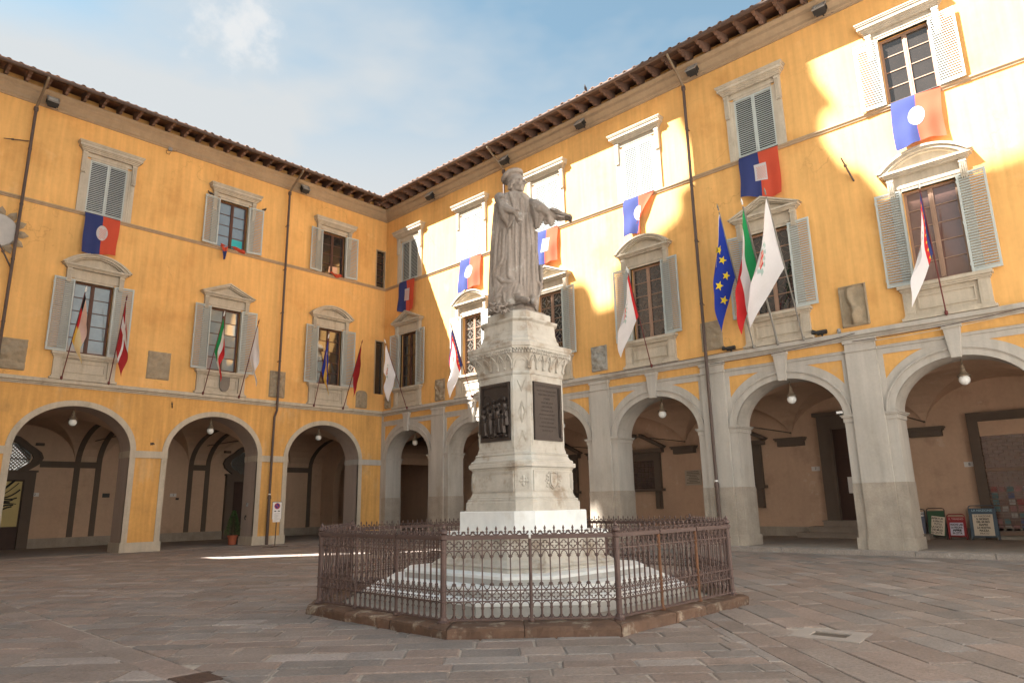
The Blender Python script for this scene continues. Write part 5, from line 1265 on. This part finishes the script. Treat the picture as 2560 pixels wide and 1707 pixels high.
te, at_ = flag('B',20.84,6.47,(1.91,10.92),'tall blue flag with yellow stars',lambda s,t: 1 if s < .02 else 0,[CEU,CWHITE],1.85,2.2,POLEG,seed=10,spread=.13,r=.022,sway=-.90)
flag('B',21.65,6.47,(1.87,10.87),'tall green, white and red flag between two other tall flags',bars(0,.34,1,.67,2),[CGREEN,CWHITE,CBRED],2.05,2.2,POLEG,seed=11,spread=.15,r=.035,sway=-.95)
flag('B',22.48,6.47,(2.0,10.9),'tall white flag with a teal and red crest, rightmost of three tall flags',lambda s,t: arms(s,t),FM,2.05,2.3,POLEG,seed=12,spread=.12,r=.024,sway=-1.45)
flag('B',26.44,6.50,(1.02,10.08),'white flag with red starred edge before the last lower window',bordered,FM,1.6,1.8,seed=13,spread=.12,sway=-.70)
for (s, t, sz) in ((.20,.45,.17),(.48,.34,.15),(.70,.36,.15),(.56,.74,.17),(.86,.60,.16)):
    p = at_(s, t); ts = at_(min(1,s+.06), t)-at_(max(0,s-.06), t); tt = at_(s, min(1,t+.06))-at_(s, max(0,t-.06)); e2 = tt.normalized(); e1 = (ts-e2*ts.dot(e2)).normalized(); nn = e1.cross(e2)
    b = MB(); pts = []
    for k in range(10): a = PI/2+PI*k/5; r_ = sz if k % 2 == 0 else sz*.42; pts.append((r_*cos(a), r_*sin(a)))
    # a star printed on both sides of the cloth
    for off in (-.03,.03): b.add([tuple(p+e1*x-e2*z+nn*off) for x,z in pts], [tuple(range(10))])
    b.build('star', CGOLD, te, recalc=False)
# ---- banners hung from the upper windows
def banner(side, x0, x1, label, seed, zt=13.37, zb=11.70, shield='round', fold=0., lift=.25, lag=.14):
    f, rz = on(side); rr = random.Random(seed); t_ = thing('banner', label, 'banner', f(x0,0,0), rz, 'blue and red banners hung from the upper windows')
    w = x1-x0; n, m = 24, 26; vs = []; ph = rr.uniform(0,6)
    def S(u, v):
        x = w*u; z = zt-(zt-zb)*v-(.10*sin(PI*u*1.2+ph)*v*v); d = .12+lift*v**.7*(.5+.5*sin(u*3.1+ph*.5))+.03*sin(u*17+ph)*v+.015*sin(v*9+u*4)
        x += lag*(u-.5)*-.4*v+.02*sin(v*5+ph)
        if fold and u > .5:                                   # right half blown back across the left
            k = fold*v*(u-.5)*2; x -= k*w*.75; d += .12*k; z += .25*k
        return Vector((x, -d, z))
    c = MB(); c.v = [tuple(S(i/n, k/m)) for i in range(n+1) for k in range(m+1)]
    for i in range(n):
        for k in range(m): c.f.append([i*(m+1)+k,(i+1)*(m+1)+k,(i+1)*(m+1)+k+1,i*(m+1)+k+1]); c.mi.append(0 if i < n/2 else 1)
    cl = c.build('cloth', [CBLUE,CRED], t_, smooth=True, recalc=False)
    c = MB(); N_ = 12; R = []
    cu, cv, ru, rv = .51, .46, .165, .20
    for i in range(N_+1):
        for k in range(N_+1):
            a, b_ = -1+2*i/N_, -1+2*k/N_
            if shield == 'round': a2, b2 = a*math.sqrt(1-b_*b_/2), b_*math.sqrt(1-a*a/2)
            else: a2, b2 = a*.92, b_*.95
            p = S(cu+ru*a2, cv+rv*b2); c.v.append((p.x, p.y-.012, p.z)); R.append((a2,b2))
    for i in range(N_):
        for k in range(N_):
            a, b_ = R[i*(N_+1)+k]; c.f.append([i*(N_+1)+k,(i+1)*(N_+1)+k,(i+1)*(N_+1)+k+1,i*(N_+1)+k+1])
            c.mi.append(1 if (abs(a) < .62 and abs(b_) < .66 and (i+k) % 2 == 0) else 0)
    c.build('shield', [CSHIELD,CPINK], t_, smooth=True, recalc=False)
    b = MB(); b.tube([(0,-.12,zt),(w,-.12,zt)], .018, 6); b.build('rod', PIPE, t_)
banner('A',-14.96,-13.65,'blue and red banner with a white shield under the closed shutters on the left wing',1)
banner('B',1.42,2.70,'blue and red banner hanging in shade nearest the corner',2,shield='square')
banner('B',6.32,7.74,'sunlit banner with a round white shield left of the statue',3)
banner('B',11.33,12.55,'sunlit banner with a square white shield behind the statue arm',4,shield='square')
banner('B',16.04,17.45,'sunlit banner with its red half blown across the blue half',5,fold=1.0)
banner('B',20.96,22.35,'shaded banner with a square white shield above the three tall flags',6,shield='square',lift=.35)
banner('B',25.87,27.20,'sunlit banner with a round white shield below the top right window',7,lift=.35)
def bundle(x, w, label, tail, seed):
    t_ = thing('banner', label, 'banner', (x,0,13.38), 0, 'blue and red banners hung from the upper windows'); rr = random.Random(seed); b = MB(); n, m = 18, 12; vs = []
    for i in range(n+1):
        u = i/n
        for k in range(m+1):
            v = k/m; vs.append((w*u, -.10-.14*sin(PI*v)-.03*sin(u*12+seed), .10-.20*v*(.5+.5*sin(u*5+seed))+.06*sin(u*9+2)*sin(PI*v)))
    b.add(vs, [(i*(m+1)+k,(i+1)*(m+1)+k,(i+1)*(m+1)+k+1,i*(m+1)+k+1) for i in range(n) for k in range(m)]); b.build('rumpled_cloth', CRED, t_, smooth=True, recalc=False)
    if tail:
        b = MB(); vs = []
        for i in range(13):
            v = i/12
            for k in range(11):
                u = k/10; vs.append((.02+.30*u*(1-.55*v)+.08*v, -.22-.05*sin(u*9+v*2)-.05*v, -.02-.62*v+.10*(u-.5)**2))
        b.add(vs, [(i*11+k,i*11+k+1,(i+1)*11+k+1,(i+1)*11+k) for i in range(12) for k in range(10)]); b.mi = [1 if i//10 < 4 else 0 for i in range(120)]
        b.build('hanging_tail', [CBLUE,CRED], t_, smooth=True, recalc=False)
bundle(-9.42, 1.15, 'rumpled red banner with a blue tail on the sill of the open window', True, 3)
bundle(-3.62, .72, 'rumpled red banner lying on the sill of the third upper window', False, 5)
b = MB(); b.add([(-.45,-.0,0),(.12,-.0,.04),(.10,0,.40),(-.40,0,.36)], [(0,1,2,3)]); tag(b.build('paper_sheet', M('peach_sheet', (.70,.42,.28), .8, .05), None, (-3.15,.14,13.55)), 'pale orange sheet behind the glass of the third upper window', 'sheet')
b = MB(); b.box(-.26,.26,-.003,.003,0,.44); tag(b.build('paper_sheet', M('turquoise_sheet', (.05,.45,.48), .7, .05), None, (-8.55,.158,13.52)), 'turquoise sheet in the lower pane of the second upper window', 'sheet')
# ---- pigeons
PIG = M('dark_pigeon_feathers', (.07,.06,.06), .7, .2, 12)
def pigeon(loc, rz, label):
    t_ = thing('pigeon', label, 'pigeon', loc, rz, 'pigeons sitting on the palace'); b = MB()
    b.ell((0,0,.09), (.085,.05,.055), 12, 8, Matrix.Rotation(rad(-25), 3, 'Y')); b.tube([(.05,0,.11),(.075,0,.15),(.08,0,.175)], [.036,.028,.024], 8); b.ell((.085,0,.185), (.028,.024,.024), 10, 7); b.tube([(.108,0,.185),(.13,0,.178)], [.008,.002], 5); b.tube([(-.06,0,.07),(-.13,0,.035),(-.17,0,.025)], [.035,.03,.018], 6)
    for s in (-1,1): b.tube([(.0,s*.018,.05),(.01,s*.02,.0)], .006, 5); b.ell((-.02,s*.04,.09), (.08,.014,.04), 10, 6, Matrix.Rotation(rad(-25), 3, 'Y'))
    b.build('body', PIG, t_, smooth=True)
pigeon((-10.08,-.14,15.71), rad(160), 'pigeon on the left open shutter of the second upper window'); pigeon((-7.42,-.14,15.71), rad(20), 'pigeon on the right open shutter of the second upper window')
pigeon((-1.42,-15.35,18.10), rad(200), 'pigeon on the right wing roof edge above the floodlights')
# ---- spotlights and cables on the belt course
def spot(x, label, s=1):
    t_ = thing('spotlight', label, 'spotlight', WB(x,.10,6.52), RB, 'dark spotlights on the belt course')
    b = MB(); b.tube([(-.14*s,-.02,.12),(.16*s,-.02,.13)], [.075,.068], 10); b.build('body', BLACKM, t_)
    b = MB(); b.tube([(-.28*s,-.03,.17),(-.14*s,-.02,.13)], [.085,.04], 10); b.box(-.02,.02,-.03,.03,0,.09); b.build('hood', BLACKM, t_)
spot(19.98,'dark spotlight on the belt course left of the three tall flagpoles'); spot(23.02,'dark spotlight on the belt course right of the three tall flagpoles')
b = MB(); b.ell((0,0,.09), (.06,.06,.07), 10, 8); b.box(-.05,.05,-.04,.04,0,.05); tag(b.build('camera_dome', METAL, None, WB(23.53,.10,6.52), RB), 'small grey camera dome on the belt course below the figure relief', 'camera')
t_ = thing('security_camera', 'small white security camera on the impost of the door arch', 'camera', WB(23.28,.16,4.02), RB)
b = MB(); b.box(-.10,.06,-.04,.04,.04,.11); b.build('housing', PAPER, t_); b = MB(); b.tube([(-.10,0,.075),(-.14,0,.07)], [.035,.03], 8); b.box(.0,.03,-.02,.05,-.01,.045); b.build('lens', BLACKM, t_)
for k, (za, zb_, sag, x0, x1, l) in enumerate(((6.20,6.42,.10,19.2,24.0,'loose cable sagging under the belt course beside the pilaster cap'),(6.18,6.58,.14,23.9,30,'loose cable rising along the belt course at the right edge'),(6.48,6.56,.05,14.5,20.9,'cable lying along the belt course behind the tall flags'),(6.10,6.50,.12,24.3,30.5,'thin pale cable below the belt course at the right edge'))):
    b = MB(); b.tube([(-.20,-(x0+(x1-x0)*t/10),za+(zb_-za)*t/10-sag*4*(t/10)*(1-t/10)) for t in range(11)], .011, 5)
    tag(b.build('cable', PIPE if k < 3 else TRIM, None), l, 'cable', 'cables along the belt course')

# ---- things under the arcades
def plate(side, x, y, z, s, label):
    f, rz = on(side); t_ = thing('house_number', label, 'house number', f(x,-y,z), rz)
    b = MB(); b.box(-.16,.16,-.02,0,-.085,.085); b.build('plate', PAPER, t_); text_mesh(s, .14, INK, t_, (0,-.0215,0))
plate('B', 20.02, 6.345, 2.72, '7', 'white house number 7 left of the wooden door'); plate('B', 25.22, 6.345, 2.63, '8', 'white house number 8 left of the shop grille')
plate('A', -13.55, 7.95, 2.40, '2', 'white house number plate beside the poster door'); plate('A', -7.40, 7.95, 2.35, '3', 'white house number plate in the second arch')
b = MB(); b.box(-.16,.16,-.02,0,-.10,.10); b.box(-.13,.13,-.03,-.02,-.07,.07); tag(b.build('letter_slot', BLACKM, None, (-10.58,7.95,2.35)), 'black letter slot on the loggia wall in the leftmost arch', 'letter slot')
b = MB(); b.box(-.08,.08,-.02,0,-.05,.05); b.box(-.06,.06,-.03,-.02,-.03,.03); tag(b.build('letter_slot', BLACKM, None, (-7.18,7.95,2.16)), 'small black vent below the number plate in the second arch', 'letter slot')
b = MB(); b.box(-.05,0,-.06,.06,0,.17); b.box(-.08,-.05,-.04,.04,.02,.08); tag(b.build('intercom', METAL, None, (-6.885,.65,1.68)), 'grey metal box on the pier beside the potted bush', 'intercom')
b = MB(); b.tube([(0,0,.1),(-.05,0,.12),(-.07,0,.04),(-.05,0,-.03),(-.02,.02,-.06)], .018, 6); b.box(-.02,0,-.03,.03,.05,.15); tag(b.build('wall_hook', BLACKM, None, (-6.885,.72,1.16)), 'dark iron hook on the pier below the grey metal box', 'hook')
t_ = thing('wall_tablet', 'pale inscribed stone tablet on the loggia wall', 'tablet', WB(14.63,-6.35,2.25), RB)
b = MB(); b.box(-.40,.40,-.03,0,0,.66); b.build('slab', M('tablet_stone', (.42,.36,.29), .8, .06), t_); rr = random.Random(6)
b = MB()
for r in range(8):
    z = .58-.07*r; ln = rr.uniform(.15,.33); x = -ln
    while x < ln: q = rr.uniform(.015,.03); b.box(x,x+q,-.0325,-.03,z,z+.03); x += q+.012
stuff(b.build('engraved_lines', INK, t_))
# potted bush
t_ = thing('potted_bush', 'conical green bush in a terracotta pot beside the arcade pier', 'potted plant', (-7.16,1.35,0.012))
b = MB(); b.lathe([(.15,0),(.17,.02),(.20,.34),(.225,.345),(.225,.41),(.19,.41),(.18,.36)], 18); b.build('pot', M('terracotta_pot', (.36,.10,.05), .8, .12, 4), t_)
b = MB(); b.tube([(0,0,.3),(.01,0,.8),(0,0,1.35)], [.025,.018,.006], 6); b.build('stem', WOODB, t_)
LEAF = [M('bush_leaf_%s' % n, c, .6, .2, 9, 0, .2, 40, 0, 5, .4) for n, c in (('dark',(.035,.065,.02)),('green',(.06,.11,.03)),('light',(.11,.16,.05)))]
b = MB(); rr = random.Random(12)
for k in range(2600):
    h = rr.random()**.8; R = (.30*(1-h)**.75+.02)*(.55+.45*rr.random()**.4)*(1+.25*sin(9*h+k)); a = rr.uniform(0,2*PI); c0 = Vector((R*cos(a), R*sin(a), .40+1.10*h)); b.cur = rr.choice((0,1,1,2))
    d = Vector((cos(a)+rr.uniform(-.6,.6), sin(a)+rr.uniform(-.6,.6), rr.uniform(-.2,1.0))).normalized(); e = d.cross(Vector((rr.random()-.5,rr.random()-.5,rr.random()-.5))).normalized(); l = rr.uniform(.03,.06)
    b.add([c0, c0+d*l*.5+e*l*.28, c0+d*l, c0+d*l*.5-e*l*.28], [(0,1,2,3)])
stuff(b.build('foliage', LEAF, t_, recalc=False))
# no parking sign
t_ = thing('no_parking_sign', 'portable no parking sign with a white notice leaning at the left arcade pier', 'sign', (-7.02,-2.28,0), rad(-4))
b = MB(); b.tube([(-.5,.05,.02),(0,0,.03),(.5,-.2,.02)], .02, 6); b.tube([(-.3,-.3,.02),(0,0,.03),(.3,.25,.02)], .02, 6); b.tube([(0,0,.03),(.03,0,1.82)], .022, 8); b.build('stand', RIB, t_)
b = MB(); b.box(-.20,.20,-.032,-.026,1.14,1.84); pl = b.build('sign_plate', PAPER, t_)
b = MB()
for x0,x1,z0,z1 in ((-.21,.21,1.84,1.86),(-.21,-.20,1.14,1.84),(.20,.21,1.14,1.84)): b.box(x0,x1,-.034,-.02,z0,z1)
b.build('sign_edge', BLACKM, t_)
def disc(r, y, mat, nm, par, c=(0,1.68)):
    b = MB(); b.add([(c[0]+r*cos(2*PI*k/28),y,c[1]+r*sin(2*PI*k/28)) for k in range(28)], [tuple(range(28))]); return b.build(nm, mat, par, recalc=False)
SRED, SBLU = M('sign_red', (.42,.03,.05), .5, .04, 3), M('sign_blue', (.04,.05,.22), .5, .04, 3)
disc(.128,-.0335,SRED,'red_ring',pl); disc(.098,-.0345,SBLU,'blue_disc',pl)
b = MB(); b.add([(x,-.0355,1.68+z) for x,z in ((-.078,.056),(-.056,.078),(.078,-.056),(.056,-.078))], [(0,1,2,3)]); b.build('red_bar', SRED, pl, recalc=False)
b = MB()
for x in (-.13,.03): b.box(x,x+.04,-.0345,-.032,1.455,1.475); b.box(x+.04,x+.10,-.0345,-.032,1.45,1.485); b.box(x+.03,x+.05,-.0345,-.032,1.475,1.50)
b.build('tow_symbol', INK, pl)
b = MB(); b.box(-.17,.15,-.040,-.037,1.02,1.42); nt_ = b.build('notice', PAPER, t_)
b = MB(); rr = random.Random(2)
for r in range(11):
    z = 1.38-.032*r; x0 = -.14+rr.uniform(0,.05); b.box(x0,x0+rr.uniform(.10,.24),-.0415,-.0405,z-.006,z+.002)
stuff(b.build('print_lines', METAL, nt_))
# newspaper boards
def board(y, w, h, label, frame, panel, tilt, head=None, headmat=None, headbg=None, paper=PAPER, lines=(), rot=0, hs=.10, back=None, pz=None):
    t_ = thing('newspaper_board', label, 'newspaper board', WB(y,-(5.95-.06),.135), RB, 'newspaper boards against the loggia wall')
    R = Matrix.Rotation(rad(-tilt), 4, 'X')
    b = MB(); r = .016; c = .07
    b.tube([(-w/2,0,0),(-w/2,0,h-c),(-w/2+c*.3,0,h-c*.3),(-w/2+c,0,h),(w/2-c,0,h),(w/2-c*.3,0,h-c*.3),(w/2,0,h-c),(w/2,0,0)], r, 6); b.tube([(-w/2,0,.10),(w/2,0,.10)], r*.8, 6); b.tube([(-w/2,.25,0),(-w/2,.02,h*.8)], r*.7, 5); b.tube([(w/2,.25,0),(w/2,.02,h*.8)], r*.7, 5); b.xf(R); b.build('frame', frame, t_)
    b = MB(); b.box(-w/2+.015,w/2-.015,-.008,.008,.12,h-.09); b.xf(R); p = b.build('panel', panel, t_)
    q = bpy.data.objects.new('headline', None); C.objects.link(q); q.parent = t_; q.rotation_euler = (rad(-tilt),0,0)
    bpy.data.objects.remove(q)
    def put_text(s, size, mat, x, z, sx=1, bold=0, a=0, par=t_, y=-.020):
        if not s: return
        v = R @ Vector((x,y,z)); text_mesh(s, size, mat, par, v, (PI/2-rad(tilt),a,0), sx=sx, bold=bold)
    if headbg: b = MB(); b.box(-w/2+.03,w/2-.03,-.014,-.008,h-.245,h-.095); b.xf(R); b.build('title_strip', headbg, t_)
    if head: put_text(head, hs, headmat, 0, h-.165, 1.0, .002)
    pw, ph = w*.76, (h-.42)
    st = Matrix.Translation((0,0,.14)) @ Matrix.Rotation(rot, 4, 'Y')
    b = MB(); b.box(-pw/2,pw/2,-.016,-.010,0,ph); b.xf(R @ st); sh_ = b.build('poster', paper, t_)
    n = len(lines)
    for k, (s, sx, bold) in enumerate(lines):
        v = R @ (st @ Vector((0,-.0175,ph*(1-(k+.75)/(n+.5))))); text_mesh(s, ph/(n+.5)*.95, INK, sh_, v, (PI/2-rad(tilt),rot,0), sx=sx, bold=bold)
FB, FG, FR, FN = M('dark_board_frame', (.06,.05,.05), .5, .1), M('green_board', (.045,.10,.055), .6, .1), M('red_board', (.30,.03,.035), .5, .08), M('blue_grey_board', (.085,.12,.16), .5, .08)
board(23.38,.60,1.02,'blue grey newspaper board with a tilted white poster, leftmost of four',FB,M('blue_board', (.10,.115,.17), .5, .08),10,'Metropoli',INK,PAPER,PAPER,[('LE PERSONE',.8,0),('NUOVE',.8,.001),('REGOLE',.8,.001),('DEL TEATRO',.7,.001),('PROTESTE',.7,.001),('',1,0),('NOTE LOCALI',.8,.002),('DELLA CITTA',.8,.002)],rot=rad(-7),hs=.135)
board(24.02,.54,1.05,'green newspaper board with an empty top and tilted posters',FB,FG,10,None,None,None,PAPERC,[('APERTURA',.9,.002),('A PRATO',.8,.002),('TUTTA',.8,.002),('LA NOTTE',.9,.002),('DEI MUSEI',.9,.002),('IN CENTRO',.8,.001)],rot=rad(7))
board(24.62,.52,.84,'small red newspaper board with a white poster reading APRE',FR,FR,8,'IL TIRRENO',M('pink_title', (.62,.35,.32), .7, .05),None,M('lilac_paper', (.62,.60,.70), .8, .03),[('NUOVE LAB',.75,.003),('LA PISCINA',.75,.003),('APRE',1.25,.006),('IN CITTA',.75,.003)],hs=.085)
board(25.40,.76,1.12,'large blue grey newspaper board beside the shop grille, rightmost of four',FN,FN,8,'LA NAZIONE',M('pale_blue_title', (.35,.52,.62), .7, .05),None,PAPERC,[('LA NAZIONE',.9,.0),('IL GIORNO',.8,.003),('DEL MUSEO',.8,.003),('RIAPRE',.9,.003),('LA NOSTRA',.8,.003),('PIAZZA',.9,.003),('PRATO',.9,.0)],hs=.10)
